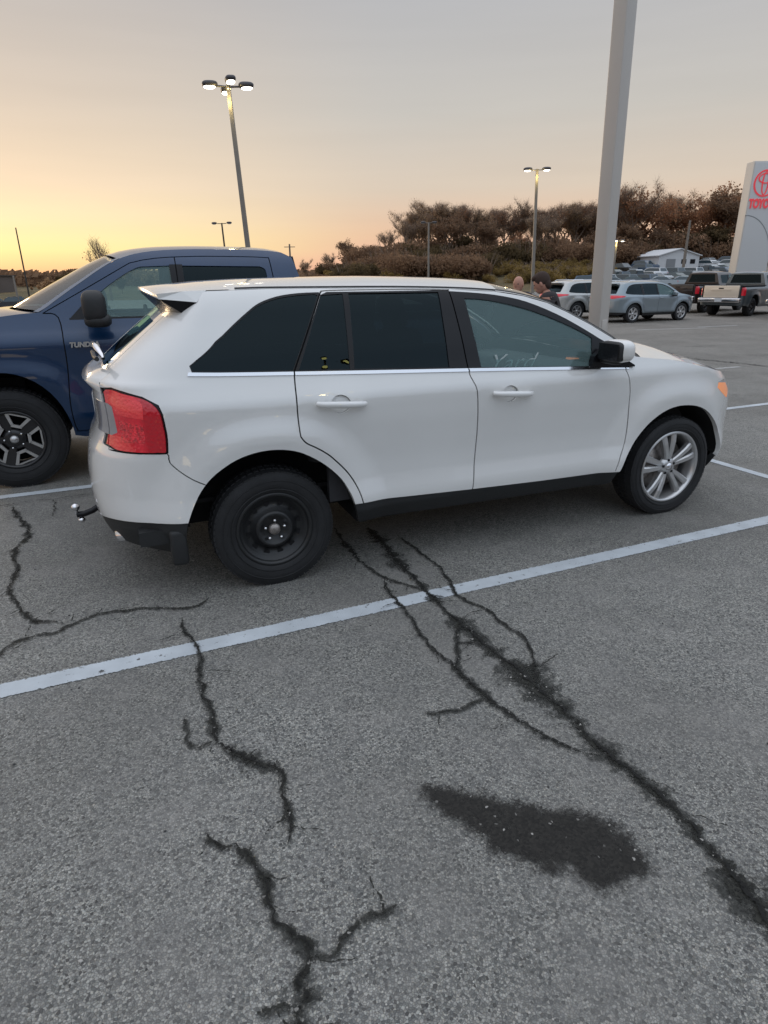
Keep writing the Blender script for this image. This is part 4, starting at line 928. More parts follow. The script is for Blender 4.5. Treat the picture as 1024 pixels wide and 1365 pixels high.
    # wheel liners, floor, under parts
    for nm,cx,AA in (('r',-1.40,AR),('f',1.475,AF)):
        mb=MB()
        for sg in(-1,1):
            pts=[(a,b) for a,b in AA]; V=[];F=[]
            n=len(pts)
            for a,b in pts:
                w=float(S.P(a,b)[1]); 
                V+=[(float(S.P(a,b)[0]),-sg*(w+.012)*1,b+.002),(a,sg*.56,b+.03)]
            for i in range(n-1): F.append((2*i,2*i+1,2*i+3,2*i+2))
            mb.add(V,F,True)
            V=[(a,sg*.56,b+.03) for a,b in pts]; mb.add(V,[tuple(range(n))],False)
        mb.build('wheel_liner',LINER,root,fixn=False)
    # soft muddy line on rear liner
    mb=MB()
    mb.tube([(-1.66,-.72,.66),(-1.56,-.74,.735),(-1.44,-.75,.765),(-1.36,-.75,.77)],[.006,.013,.013,.004],6); mb.build('liner_edge',mat('dusty_liner',(.05,.052,.052),.9),root)
    mb=MB(); mb.box((0,0,.33),(1.75,1.66,.08)); mb.box((-.2,0,.38),(3.9,1.08,.12)); mb.box((1.9,0,.42),(.5,1.1,.3)); mb.box((-2.0,0,.42),(.35,1.3,.16)); mb.build('underbody',GAP,root)
    mb=MB(); mb.box((-.15,0,.45),(3.6,1.08,.03)); 
    # inner door cards
    for sg in(-1,1):
        mb.box((-.1,sg*.85,.78),(1.9,.04,.66)); mb.box((-1.45,sg*.60,.95),(.9,.06,.35)); pass
        mb.box((1.45,sg*.60,.80),(.9,.04,.30))
    mb.box((1.20,0,.80),(.06,1.1,.5))
    mb.box((-.9,0,1.595),(1.6,1.0,.02)); 
    mb.build('cabin_lining',DARKI,root)
    mb=MB(); mb.box((.90,0,.98),(.42,1.50,.20),bev=.07); mb.box((.72,.36,1.03),(.22,.40,.12),bev=.05); mb.build('dashboard',DARKI,root)
    mb=MB(); T=Matrix.Translation((.52,.36,1.02))@Matrix.Rotation(math.radians(64),4,'Y')
    mb.lathe([(0,.175),(.012,.187),(.012,.195),(0,.20),(-.012,.195),(-.012,.187),(0,.175)],32,T=T@Matrix.Rotation(PI/2,4,'X')); mb.box((0,0,0),(.10,.33,.02),T=T,bev=.008); mb.build('steering_wheel',BLACKP,root)
    for sy in(-.38,.38):
        mb=MB(); mb.box((.05,sy,.72),(.52,.50,.18),bev=.07)
        T=Matrix.Translation((-.24,sy,.80))@Matrix.Rotation(math.radians(-17),4,'Y'); mb.box((0,0,.29),(.15,.48,.62),T=T,bev=.07); mb.box((0,0,.70),(.10,.27,.20),T=T,bev=.05)
        mb.build('seat',CLOTH,root)
    mb=MB(); mb.box((-.85,0,.70),(.5,1.30,.18),bev=.07); T=Matrix.Translation((-1.12,0,.78))@Matrix.Rotation(math.radians(-20),4,'Y'); mb.box((0,0,.29),(.15,1.26,.60),T=T,bev=.06)
    for sy in(-.42,.42): mb.box((0,sy,.68),(.10,.26,.17),T=T,bev=.05)
    mb.build('rear_bench',CLOTH,root)
    # steering column side: windshield writing, seen mirrored in part through the door glass
    # wheels
    wheel(root,(-1.3856,-.792,.3374),'steel',.347,.2155,.225,label='black steel spare wheel on the rear axle')
    wheel(root,(1.535,-.80,.356),'ten',.366,.262,.235,steer=.0)
    wheel(root,(-1.3856,.81,.356),'ten',.366,.262,.235,side=1); wheel(root,(1.535,.80,.356),'ten',.366,.262,.235,side=1)
    # rear under parts
    mb=MB(); mb.box((-2.13,0,.375),(.30,.05,.05)); mb.tube([(-2.20,0,.345),(-2.30,0,.335),(-2.36,0,.300),(-2.41,0,.285),(-2.455,0,.285)],.019,10); mb.tube([(-2.43,0,.24),(-2.43,0,.285)],.013,8); mb.build('tow_bar',BLACKG,root)
    mb=MB(); mb.ell((-2.455,0,.335),(.026,.026,.024)); mb.tube([(-2.455,0,.29),(-2.455,0,.33)],.013,8); mb.ell((-2.43,-.01,.250),(.022,.022,.018)); mb.build('tow_ball',CHROME,root)
    mb=MB(); 
    for sy in(-.60,.60): mb.lathe([(0,.030),(0,.036),(.15,.036),(.15,.030),(0,.030)],24,T=Matrix.Translation((-2.22,sy,.325))@Matrix.Rotation(-PI/2,4,'Z')@Matrix.Rotation(math.radians(8),4,'X'))
    mb.build('exhaust_tip',CHROME,root)
    for sg in(-1,1):
        mb=MB(); mb.box((-1.91,sg*.77,.33),(.085,.32,.20),bev=.02); mb.box((-2.0,sg*.70,.39),(.20,.36,.08)); mb.build('mud_flap',BLACKP,root)
    # marker writing on the far side glass
    t=text_obj('window_writing','Yard',.16,WMARK,root,.0005,(0.14,-.862,1.175),(math.radians(90+17),0,math.radians(-2)),1.05,.28,-.002)
    return root
edge=build_edge()
split_parts(edge,{'wheel_liner','windshield_pillar','exhaust_tip','door_seam','roof_moulding','tow_ball'})

# ------------------------------------------------------------------ other vehicles of the row and the next rows
def simple_mirror(par,m,x,y,z,g,s=1.0,housing=BLACKP,cap=None):
    mr=MB(); mr.ell((x,(y+.13*s)*g,z),(.075*s,.125*s,.105*s),(3.2,3.6),(24,14)); o=mr.build('mirror',cap or housing,par)
    b=MB(); b.ell((x-.012,(y+.12*s)*g,z-.085*s),(.085*s,.125*s,.045*s),(3,3),(20,10)); b.tube([(x+.02,(y-.03)*g,z-.08*s),(x,(y+.10)*g,z-.09*s)],.028*s,8); b.build('mirror_base',housing,o)
    return o
def build_pickup(loc,rz,label,group,paint,wkind,R=.42,rim=.243,scale=(1,1,1),h=.05,badge=None,gate=None,lettering=True,glassm=None,tw=.285):
    S=TRUCK; root=empty('pickup_truck',loc,rz,label,'pickup truck',group); root.scale=scale
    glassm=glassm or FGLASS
    smax=S.x0f+S.k*PI/2; smin=S.x0r-S.k*PI/2
    zh=pchip([1.30,1.49,1.75,2.1,2.5,2.9,smax],[1.43,1.43,1.408,1.36,1.30,1.245,1.23])
    zr=pchip([-.72,-.63,-.45,-.32,.08,.41,.63,.72,.82,1.15,1.46],[1.86,1.905,1.922,1.927,1.93,1.920,1.894,1.872,1.836,1.640,1.434])
    AFr=[(1.36,.42)]+arc(1.835,.42,.475,PI*.98,PI*.02,22,.565)+[(2.31,.42)]
    ARr=[(-2.31,.42)]+arc(-1.85,.42,.47,PI*.98,PI*.02,22,.55)+[(-1.38,.42)]
    roofp=[(s,float(zr(s))) for s in np.linspace(-.72,1.46,26)]
    dom=[(smin,.50),(-2.6,.48)]+ARr+[(-1.3,.40),(1.28,.40)]+AFr+[(2.4,.42),(smax,.40),(smax,1.23)]+[(s,float(zh(s))) for s in (3.0,2.7,2.4,2.1,1.8,1.6,1.5)]+list(reversed(roofp))+[(-.76,1.70),(-.80,1.36),(-.81,1.345),(smin,1.34)]
    fs=crom([(1.44,1.425),(1.33,1.39),(1.318,1.13),(1.327,.94),(1.35,.70),(1.345,.52),(1.33,.46)],4)
    ms=[(.34,1.865),(.345,1.40),(.345,1.0),(.34,.46)]
    rs=crom([(-.50,1.86),(-.52,1.6),(-.545,1.38),(-.55,1.1),(-.54,.80),(-.56,.46)],3)
    bs=[(-.83,1.35),(-.83,.42)]
    toprail=[(s,float(zr(s))-.062) for s in np.linspace(-.50,.72,12)]+[(1.05,1.632),(1.44,1.425)]
    W7=.009
    seams=[strip(fs,W7),strip(ms,W7),strip(rs,W7),strip(bs,.014),strip(toprail,W7*.8),strip([(1.345,.455),(.34,.455),(-.56,.455)],W7),strip([(2.30,1.20),(2.33,.95),(2.32,.60)],W7)]
    fw=crom([(1.13,1.385),(1.10,1.46),(.98,1.585),(.784,1.715),(.66,1.775),(.60,1.783)],3)+[(.395,1.790),(.395,1.382)]
    rw=[(.285,1.79),(-.40,1.782)]+crom([(-.40,1.782),(-.445,1.76),(-.455,1.72)],3)+[(-.475,1.400),(.285,1.382)]
    fr=[(.33,1.80),(.36,1.80),(.36,1.372),(.33,1.372)]
    regs=[dict(name='seam',polys=seams,push=-.012,skirt=0),
      dict(name='wf',polys=[fw],push=-.010,skirt=0),dict(name='wr',polys=[rw],push=-.010,skirt=0),
      dict(name='bp',polys=[[(.395,1.80),(.395,1.374),(.285,1.374),(.285,1.80)],[(1.25,1.375),(1.14,1.48),(1.02,1.58),(.99,1.585),(1.13,1.40),(1.13,1.375)],strip([(1.25,1.376),(-.48,1.376)],.016)],push=-.001,skirt=.02),
      dict(name='tail',polys=[[(-3.3,1.27),(-2.96,1.27),(-2.96,.92),(-3.3,.92)]],push=.006,skirt=.02),
      dict(name='head',polys=[[(2.55,1.18),(smax-.55,1.19),(smax-.62,.98),(2.75,.96)]],push=.003,skirt=.02),
      dict(name='grille',polys=[[(smax-.5,1.20),(smax+.1,1.20),(smax+.1,.86),(smax-.52,.88)]],push=.004,skirt=.03),
      dict(name='fbump',polys=[[(2.42,.80),(smax+.1,.82),(smax+.1,.3),(2.42,.3)]],push=.015,skirt=.04),
      dict(name='rear_door',polys=[rs+[(-.56,.457),(.34,.457)]+list(reversed(ms))+[(-.0,1.868)]],push=0,skirt=.014),
      dict(name='front_door',polys=[ms+[(1.345,.457)]+list(reversed(fs))+[(1.05,1.632)]+[q for q in reversed(toprail) if .34<q[0]<.73]],push=0,skirt=.014),
      dict(name='body',push=0,skirt=.03)]
    Rg=shell_panels(S,dom,regs,h); Lf={k:flipy(v) for k,v in Rg.items()}
    def both(n,k,m,par): return mesh(n,*join(Rg.get(k),Lf.get(k))[:2],m,par,True,join(Rg.get(k),Lf.get(k))[2])
    body=both('body','body',paint,root); both('door_seam','seam',GAP,body)
    for D,g in ((Rg,-1),(Lf,1)):
        sub=lambda n,k,m,par: mesh(n,D[k][0],D[k][1],m,par,True,D[k][2])
        df=sub('door','front_door',paint,root); dr=sub('door','rear_door',paint,root)
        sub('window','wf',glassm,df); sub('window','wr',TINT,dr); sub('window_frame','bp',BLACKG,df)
        for cx,p in ((.48,df),(-.36,dr)):
            hb=MB(); hb.tube([(cx-.11,(.985)*g,1.17),(cx-.09,1.015*g,1.172),(cx+.09,1.015*g,1.172),(cx+.11,.985*g,1.17)],.017,8); hb.build('handle',paint,p)
        sub('tail_light','tail',REDL,root); sub('headlight','head',HEADL,root)
        simple_mirror(root,paint,1.04,.985,1.475,g,1.22,BLACKP)
        if badge:
            text_obj('badge',badge,.054,CHROME,df,.004,(1.165,(1.0)*g,1.175),(PI/2,0,PI if g>0 else 0),1.02,.15,.003)
    both('grille','grille',CHROME,root); both('front_bumper','fbump',paint,root)
    crown=lambda s: float(np.interp(s,[-.72,-.6,.6,.82,1.46,1.7,2.4,smax],[.02,.045,.05,.05,.02,.035,.04,.0]))
    bulge=lambda s: float(np.interp(s,[-1,.2,.82,1.46,1.8,3],[0,0,.10,.30,.16,0]))
    V,F=top_patch(S,zr,-.72,.80,crown,bulge,16,20); mesh('roof',V,F,paint,root,True)
    V,F=top_patch(S,zh,1.47,smax,crown,bulge,40,24); mesh('hood',V,F,paint,root,True)
    V,F=top_patch(S,zr,.82,1.44,crown,bulge,12,20,lift=-.004,tmax=.95); mesh('windshield',V,F,WGLASS,root,True)
    V=[];F=[];ss=np.linspace(.79,1.47,14)
    for sg in(1,-1):
        o=len(V)
        for s in ss:
            e=S.P(s,float(zr(s)));w=-e[1]
            for t in (1.0,.97,.94):
                g=1-t**2.4; V.append((e[0]+bulge(s)*g,-sg*w*t,e[2]+crown(s)*g+.002))
        for i in range(len(ss)-1):
            for k in range(2): F.append((o+i*3+k,o+(i+1)*3+k,o+(i+1)*3+k+1,o+i*3+k+1))
    mesh('windshield_pillar',V,F,paint,root,True)
    # cab back with window
    mb=MB(); mb.box((-.785,0,1.37),(.05,1.72,.10))
    V=[(-.73,-.70,1.87),(-.73,.70,1.87),(-.80,.86,1.40),(-.80,-.86,1.40),(-.735,-.60,1.82),(-.735,.60,1.82),(-.79,.70,1.44),(-.79,-.70,1.44),(-.72,0,1.90)]
    mb.add(V,[(0,1,5,4),(1,2,6,5),(2,3,7,6),(3,0,4,7),(0,8,1)]); mb.box((-.81,0,.9),(.03,1.85,.9)); mb.build('cab_back',paint,root)
    mesh('rear_window',[(-.730,-.61,1.825),(-.730,.61,1.825),(-.785,.71,1.435),(-.785,-.71,1.435)],[(0,1,2,3)],TINT,root)
    # bed
    mb=MB()
    for g in(-1,1): mb.box((-1.93,g*.84,1.12),(2.2,.05,.46)); mb.box((-1.93,g*.895,1.335),(2.2,.15,.035))
    mb.box((-1.93,0,.86),(2.24,1.7,.05)); mb.build('cargo_bed',BLACKP,root)
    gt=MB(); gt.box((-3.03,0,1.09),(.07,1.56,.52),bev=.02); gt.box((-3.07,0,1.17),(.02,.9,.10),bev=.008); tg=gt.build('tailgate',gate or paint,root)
    hb=MB(); hb.box((-3.085,0,1.235),(.02,.22,.045),bev=.008); hb.build('tailgate_handle',BLACKG,tg)
    bp=MB(); bp.box((-3.12,0,.72),(.18,1.86,.19),bev=.03); rb=bp.build('rear_bumper',CHROME,root)
    pb=MB(); pb.box((-3.215,0,.73),(.012,.31,.155)); pb.build('number_plate',MATS.get('plate') or mat('plate',(.6,.62,.64),.4),rb)
    mb=MB(); mb.box((0,0,.52),(4.9,1.0,.16)); mb.box((.3,0,.62),(1.9,1.80,.28)); mb.box((2.2,0,.7),(1.0,1.3,.4)); mb.build('underbody',GAP,root)
    mb=MB()
    for nm,cx,AA in (('f',1.835,AFr),('r',-1.85,ARr)):
        for sg in(-1,1):
            V=[];F=[]
            for a,b in AA: V+=[(a,sg*(-float(S.P(a,b)[1])-.02),b+.003),(a,sg*.55,b+.03)]
            for i in range(len(AA)-1): F.append((2*i,2*i+1,2*i+3,2*i+2))
            mb.add(V,F,True); mb.add([(a,sg*.55,b+.03) for a,b in AA],[tuple(range(len(AA)))])
    mb.build('wheel_liner',LINER,root,fixn=False)
    mb=MB()
    for g in(-1,1): mb.box((.3,g*.86,.98),(2.1,.05,.72))
    mb.box((1.0,0,1.18),(.36,1.6,.30),bev=.08); mb.box((1.28,0,.95),(.05,1.7,.8)); mb.box((-.05,0,1.87),(1.1,1.1,.02)); mb.build('cabin_lining',DARKI,root)
    for sy in(-.42,.42):
        mb=MB(); mb.box((.45,sy,.98),(.52,.55,.2),bev=.07); T=Matrix.Translation((.15,sy,1.02))@Matrix.Rotation(math.radians(-14),4,'Y'); mb.box((0,0,.30),(.16,.52,.62),T=T,bev=.07); mb.box((0,0,.70),(.10,.27,.20),T=T,bev=.05); mb.build('seat',CLOTH,root)
    mb=MB(); mb.tube([(.62,.30+.21*math.cos(a),1.26+.19*math.sin(a)) for a in np.linspace(0,2*PI,22)],.016,6,cap=False); mb.build('steering_wheel',BLACKP,root)
    split_parts(root,{'wheel_liner','windshield_pillar','door_seam'})
    for x in(1.835,-1.85):
        for sd in(-1,1): wheel(root,(x,sd*.80,R-.005),wkind,R,rim,tw,side=sd)
    return root
truck=build_pickup((-1.777,6.694,0),.39+PI,'dark blue crew pickup parked facing left behind the white car',None,BLUE,'trd',h=.045,badge='TUNDRA')
SUVS=Shell(
 w=[(.15,.84),(.3,.90),(.45,.945),(.6,.945),(.8,.95),(.95,.955),(1.05,.945),(1.12,.91),(1.3,.83),(1.5,.745),(1.62,.68),(1.72,.58)],
 xr=[(.15,-2.2),(.4,-2.42),(.6,-2.46),(.85,-2.44),(1.05,-2.40),(1.15,-2.36),(1.4,-2.18),(1.58,-2.02),(1.72,-1.9)],
 xf=[(.15,2.2),(.4,2.42),(.7,2.46),(.9,2.42),(1.05,2.28),(1.72,2.1)],
 tx=[(-2.5,.93),(-1.9,.97),(-1.3,1),(1.2,1),(1.7,.97),(2.5,.92)],x0r=-1.75,x0f=1.6,n=3.2,nf=3.4,arch=((-1.425,.37,.44),(1.425,.37,.44)),flare=.035)
def build_suv(loc,rz,label,group,paint,name='parked_car',scale=(1,1,1),wk='six'):
    S=SUVS; root=empty(name,loc,rz,label,'car',group); root.scale=scale
    smin=S.x0r-S.k*PI/2; smax=S.x0f+S.k*PI/2
    top=[(smin,1.56),(-2.1,1.575),(-1.7,1.62),(-1.1,1.655),(-.5,1.665),(0,1.655),(.3,1.625),(.6,1.54),(.85,1.415),(1.1,1.26),(1.2,1.19),(1.35,1.15),(1.7,1.10),(2.1,1.02),(2.4,.985),(smax,.97)]
    zt=ztop_fn(top)
    AF=[(.95,.40)]+arc(1.425,.38,.465,PI*.97,PI*.03,18,.45)+[(1.90,.40)]; AR=[(-1.90,.40)]+arc(-1.425,.38,.465,PI*.97,PI*.03,18,.45)+[(-.95,.40)]
    dom=[(smin,.34),(-2.2,.32)]+AR+[(-.9,.28),(.9,.28)]+AF+[(2.1,.30),(smax,.28)]+list(reversed(top))
    W7=.012
    d1=crom([(1.02,1.10),(1.03,.85),(.98,.5),(.93,.42)],3); d2=[(-.06,1.60),(-.05,1.12),(-.06,.42)]; d3=crom([(-.95,1.58),(-.93,1.12),(-1.0,.9),(-.93,.62),(-.86,.42)],3)
    topd=[(-.95,1.60),(-.5,1.615),(0,1.607),(.28,1.58),(.55,1.505),(.8,1.385),(1.02,1.245),(1.10,1.17)]
    rdoor=d3+list(reversed(d2))+[(-.5,1.615)]; fdoor=d2+list(reversed(d1))+[(1.10,1.14)]+list(reversed([q for q in topd if q[0]>-.05]))
    dlo=crom([(-1.88,1.19),(-1.93,1.24),(-1.75,1.42),(-1.60,1.52),(-1.35,1.575),(-.95,1.59),(-.5,1.60),(0,1.592),(.27,1.565),(.54,1.49),(.79,1.37),(1.0,1.235),(1.08,1.15)],3)+[(1.08,1.10),(0,1.125),(-1.0,1.135),(-1.6,1.16)]
    w1=[(-.02,1.135),(-.02,1.575),(.25,1.548),(.50,1.48),(.74,1.365),(.86,1.285),(.88,1.115)]
    w2=[(-.10,1.138),(-.10,1.578),(-.5,1.585),(-.88,1.577),(-.86,1.148)]
    w3=[(-.98,1.15),(-1.0,1.572),(-1.35,1.556),(-1.56,1.505),(-1.80,1.34),(-1.88,1.23),(-1.84,1.195),(-1.5,1.17)]
    tail=[(-3.0,1.13),(-2.35,1.13),(-2.02,1.115),(-1.93,1.09),(-2.0,1.06),(-2.25,1.03),(-2.45,.99),(-2.6,1.03),(-3.0,1.04)]
    head=[(1.95,.86),(2.05,.95),(2.4,.94),(2.45,.86),(2.2,.80)]
    regs=[dict(name='seam',polys=[strip(d1,W7),strip(d2,W7),strip(d3,W7),strip([(-.86,.43),(.93,.43)],W7)],push=-.012,skirt=0),
     dict(name='w1',polys=[w1],push=-.006,skirt=0),dict(name='w2',polys=[w2],push=-.006,skirt=0),dict(name='w3',polys=[w3],push=-.006,skirt=0),
     dict(name='trim',polys=[dlo],push=0,skirt=.02),dict(name='tail',polys=[tail],push=.006,skirt=.02),dict(name='head',polys=[head],push=.003,skirt=.02),
     dict(name='rw',polys=[[(-2.35,1.20),(-2.30,1.50),(-3.1,1.52),(-3.1,1.18)]],push=.002,skirt=0),
     dict(name='clad',polys=[[(-3.1,0),(-3.1,.45),(-2.0,.44),(-1.7,.40),(-1.7,0)],[(-1.0,0),(-1.0,.40),(1.0,.40),(1.0,0)],[(1.8,0),(1.8,.36),(3,.36),(3,0)]],push=-.008,skirt=.03),
     dict(name='rd',polys=[rdoor],push=0,skirt=.014),dict(name='fd',polys=[fdoor],push=0,skirt=.014),
     dict(name='grille',polys=[[(2.5,.50),(2.5,.90),(3,.90),(3,.50)]],push=.003,skirt=0),
     dict(name='body',push=0,skirt=.03)]
    R=shell_panels(S,dom,regs,.055); Lf={k:flipy(v) for k,v in R.items()}
    def both(n,k,m,par): V,F,N=join(R.get(k),Lf.get(k)); return mesh(n,V,F,m,par,True,N)
    body=both('body','body',paint,root); both('door_seam','seam',GAP,body); both('rear_window','rw',TINT,root); both('cladding','clad',BLACKP,root); both('grille','grille',BLACKG,root)
    for D,g in ((R,-1),(Lf,1)):
        sub=lambda n,k,m,par: mesh(n,D[k][0],D[k][1],m,par,True,D[k][2])
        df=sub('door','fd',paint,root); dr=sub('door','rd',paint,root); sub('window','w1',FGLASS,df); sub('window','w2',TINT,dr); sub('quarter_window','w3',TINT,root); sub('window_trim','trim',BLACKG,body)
        sub('tail_light','tail',REDL,root); sub('headlight','head',HEADL,root)
        for cx,p in ((.12,df),(-.78,dr)):
            hb=MB(); hb.tube([(cx-.11,.955*g,1.0),(cx-.09,.985*g,1.0),(cx+.09,.985*g,1.0),(cx+.11,.955*g,1.0)],.014,8); hb.build('handle',paint,p)
        simple_mirror(root,paint,.80,.90,1.16,g,.9,BLACKP,paint)
        mb=MB(); mb.tube([(-1.55,.60*g,1.665),(-1.45,.60*g,1.715),(.1,.62*g,1.725),(.25,.62*g,1.69)],.016,6); mb.build('roof_rail',CHROME,root)
    crown=lambda s: float(np.interp(s,[smin,-2.2,-1.6,.3,.6,1.2,1.6,2.4,smax],[.004,.03,.06,.06,.06,.012,.05,.02,0]))
    bulge=lambda s: float(np.interp(s,[-3,-.2,.4,1.2,1.6,3],[0,0,.1,.28,.1,0]))
    V,F=top_patch(S,zt,smin,.40,crown,bulge,40,18); mesh('roof',V,F,paint,root,True)
    V,F=top_patch(S,zt,1.22,smax,crown,bulge,30,18); mesh('hood',V,F,paint,root,True)
    V,F=top_patch(S,zt,.40,1.22,crown,bulge,14,18,lift=-.003); mesh('windshield',V,F,[WGLASS,paint],root,True,fm=[1 if (i%18) in(0,17) else 0 for i in range(len(F))])
    mb=MB(); mb.box((-2.13,0,1.60),(.30,1.15,.035),bev=.012); mb.build('spoiler',paint,root)
    mb=MB()
    for AA in (AR,AF):
        for sg in(-1,1):
            V=[];F=[]
            for a,b in AA: V+=[(a,sg*(-float(S.P(a,b)[1])-.02),b+.003),(a,sg*.55,b+.03)]
            for i in range(len(AA)-1): F.append((2*i,2*i+1,2*i+3,2*i+2))
            mb.add(V,F,True); mb.add([(a,sg*.55,b+.03) for a,b in AA],[tuple(range(len(AA)))])
    mb.box((0,0,.33),(4.2,1.05,.14)); mb.build('wheel_liner',LINER,root,fixn=False)
    mb=MB()
    for g in(-1,1): mb.box((-.4,g*.84,.80),(3.0,.05,.60))
    mb.box((.95,0,1.0),(.4,1.5,.2),bev=.06)
    for x in(.0,-.95,-1.6):
        for y in(-.38,.38): mb.box((x-.25,y,1.02),(.14,.50,.60),bev=.05); mb.box((x-.28,y,1.40),(.10,.26,.17),bev=.04)
    mb.build('seat',DARKI,root)
    pb=MB(); pb.box((-2.47,0,.88),(.012,.31,.155)); pb.build('number_plate',MATS['plate'],root)
    split_parts(root,{'wheel_liner','door_seam'})
    for x in(1.425,-1.425):
        for sd in(-1,1): wheel(root,(x,sd*.82,.37),wk,.38,.255,.235,side=sd)
    return root
SILV=mat('silver_blue_paint',(.26,.31,.34),.3,.6,1,.5)
CHAMP=mat('champagne_paint',(.50,.50,.48),.3,.5,1,.5)
GREYP=mat('graphite_paint',(.11,.13,.14),.3,.5,1,.5)
DARKP=mat('dark_brown_paint',(.035,.025,.022),.3,.4,1,.5)
SUNSETP=mat('sunset_glow_paint',(.78,.66,.52),.35,.2,1)  # tan puts the sunset reflected in the silver-grey tailgate into its colour
def build_others():
    G='vehicles of the second row'
    build_suv((10.35,26.1,0),.46,'silver blue crossover parked alone, right of the tall white pole',G,SILV,scale=(.92,.93,.88))
    build_suv((8.95,28.4,0),.43,'pale champagne crossover partly hidden behind the tall white pole',G,CHAMP,scale=(.93,.93,.90))
    build_pickup((16.8,29.9,0),.65,'grey pickup with sunset glow painted on its tailgate and a chrome bumper under the sign',G,GREYP,'dark',R=.40,rim=.225,scale=(.93,.95,.93),h=.09,gate=SUNSETP)
    build_pickup((16.3,32.9,0),.65,'dark brown pickup seen between the crossover and the grey pickup',G,DARKP,'dark',R=.40,rim=.225,scale=(.95,.95,.95),h=.09)
    build_pickup((18.2,27.2,0),.65,'nearly black pickup cut off by the right edge of the view',G,mat('black_paint',(.02,.016,.015),.3,.3,1),'dark',R=.40,rim=.225,scale=(.93,.93,.93),h=.09)
build_others()

# ------------------------------------------------------------------ lamp posts, sign, poles
POLEG=mat('galvanised_pole',(.26,.235,.205),.5,.4,noise_amt=.1,noise_scale=3)
POLEW=mat('white_pole_paint',(.56,.52,.475),.45,0,.2,noise_amt=.04,noise_scale=1.2)
POLED=mat('bronze_pole',(.06,.055,.05),.5,.3)
HEADM=mat('lamp_housing',(.07,.065,.07),.4,.3)
LAMPON=mat('lamp_lens_lit',(.9,.9,.85),.3,emit=(1,.93,.80),es=9)
LAMPGLOW=mat('pole_glow_warm',(.9,.85,.6),.3,emit=(1,.82,.35),es=12)
LAMPWARM=mat('lamp_lens_amber',(.9,.8,.5),.3,emit=(1,.74,.22),es=9)
LAMPOFF=mat('lamp_lens_off',(.55,.55,.60),.3)
CONC=mat('concrete',(.33,.32,.30),.9,noise_amt=.15,bump=.3)
def lamp_post(x,y,h,n,label,lean=(0,0),lit=True,rot=0,pm=None,side=.16,r=.62,warm=True,group='parking lot lamp posts',hs=1.0,base=True,lens=None):
    root=empty('lamp_post',(x,y,terr(x,y)),0,label,'lamp post',group); root.rotation_euler=(lean[1],lean[0],rot)
    pm=pm or POLEG; mb=MB(); s=side/2; V=[(sx*s*k,sy*s*k,z) for z,k in ((.02,1),(h,.72)) for sx,sy in ((-1,-1),(1,-1),(1,1),(-1,1))]
    mb.add(V,[(0,1,5,4),(1,2,6,5),(2,3,7,6),(3,0,4,7),(4,5,6,7)]); mb.build('pole',pm,root)
    if base:
        b=MB(); b.lathe([(-.5,.0),(-.5,.30),(.52,.30),(.56,.27),(.56,0)],24,T=Matrix.Rotation(PI/2,4,'X')); b.build('base',CONC,root)
        b=MB(); b.box((0,0,.575),(.34,.34,.02)); b.build('base_plate',pm,root)
    a=MB()
    if lit and warm:
        # lamplight on the pole top is a glowing bead, built below
        pass
    for k in range(n):
        q=rot*0+2*PI*k/n+(.35 if n==4 else .12); c,sn=math.cos(q),math.sin(q)
        am=MB(); am.tube([(0,0,h-.06),(c*r*.62,sn*r*.62,h-.04)],.035,6); ar=am.build('arm',HEADM if n>3 else pm,root)
        hd=MB(); T=Matrix.Translation((c*r,sn*r,h-.02))@Matrix.Rotation(q,4,'Z')
        hd.ell((0,0,.03),(.30*hs,.20*hs,.115*hs),(2.6,3.2),(20,8),T=T); o=hd.build('lamp_head',HEADM,ar)
        ln=MB(); ln.ell((.02,0,-.045),(.22*hs,.155*hs,.075*hs),(2.2,3),(18,8),T=T); l2=ln.build('lamp_lens',(lens or LAMPON) if lit else LAMPOFF,root)
    if lit:
        g=MB(); g.ell((0,0,h-.13),(.075,.075,.05),(2,2),(12,8)); g.build('pole_top_glow',LAMPGLOW if warm else pm,root)  # glowing bead added for the yellow lamplight on the pole top
        pl=bpy.data.lights.new('lamp_glow','POINT'); pl.energy=28*(r/.66)**2*(side/.2)**2; pl.color=(1,.78,.30); pl.shadow_soft_size=.12; po=bpy.data.objects.new('lamp_glow',pl); COL.objects.link(po); po.parent=root; po.location=(-.12,-.45,h-.5)
    return root
lamp_post(-5.20,27,8.42,4,'tall lamp post with four lit heads above the blue pickup',lean=(-.047,0),side=.19,r=.66,hs=.95)
lamp_post(10.98,48,8.6,2,'lamp post with two lit heads rising behind the standing man',lean=(-.03,0),side=.22,r=.66,hs=1.0)
lamp_post(6.35,90,8.25,2,'small distant lamp post before the half bare trees',lean=(-.01,0),lit=False,side=.28,r=.75,hs=1.15)
lamp_post(33.1,95,5.8,3,'short distant lamp post with lit heads beside the tall white pole',side=.26,r=.85,hs=1.1)
lamp_post(-16.1,70,7.6,2,'thin unlit lamp post far off behind the blue pickup roof',lean=(-.03,0),lit=False,pm=POLED,side=.18,r=.75,hs=.9)
w=empty('white_pole',(2.862,8.5,0),0,'tall square white pole standing just beyond the white crossover','pole'); w.rotation_euler=(.0,-.036,.62)
mb=MB(); mb.box((0,0,6.0),(.182,.182,11.0),bev=.012); mb.build('pole',POLEW,w)
mb=MB(); mb.lathe([(-.5,.0),(-.5,.34),(.44,.34),(.50,.30),(.50,0)],28,T=Matrix.Rotation(PI/2,4,'X')); mb.build('base',CONC,w)
mb=MB(); mb.box((0,0,.515),(.36,.36,.025)); [mb.tube([(a*.14,b*.14,.5),(a*.14,b*.14,.57)],.014,6) for a in(-1,1) for b in(-1,1)]; mb.build('base_plate',POLEW,w)
mb=MB(); mb.box((0,-.094,1.06),(.10,.012,.16),bev=.004); mb.build('hand_hole_cover',POLEW,w)
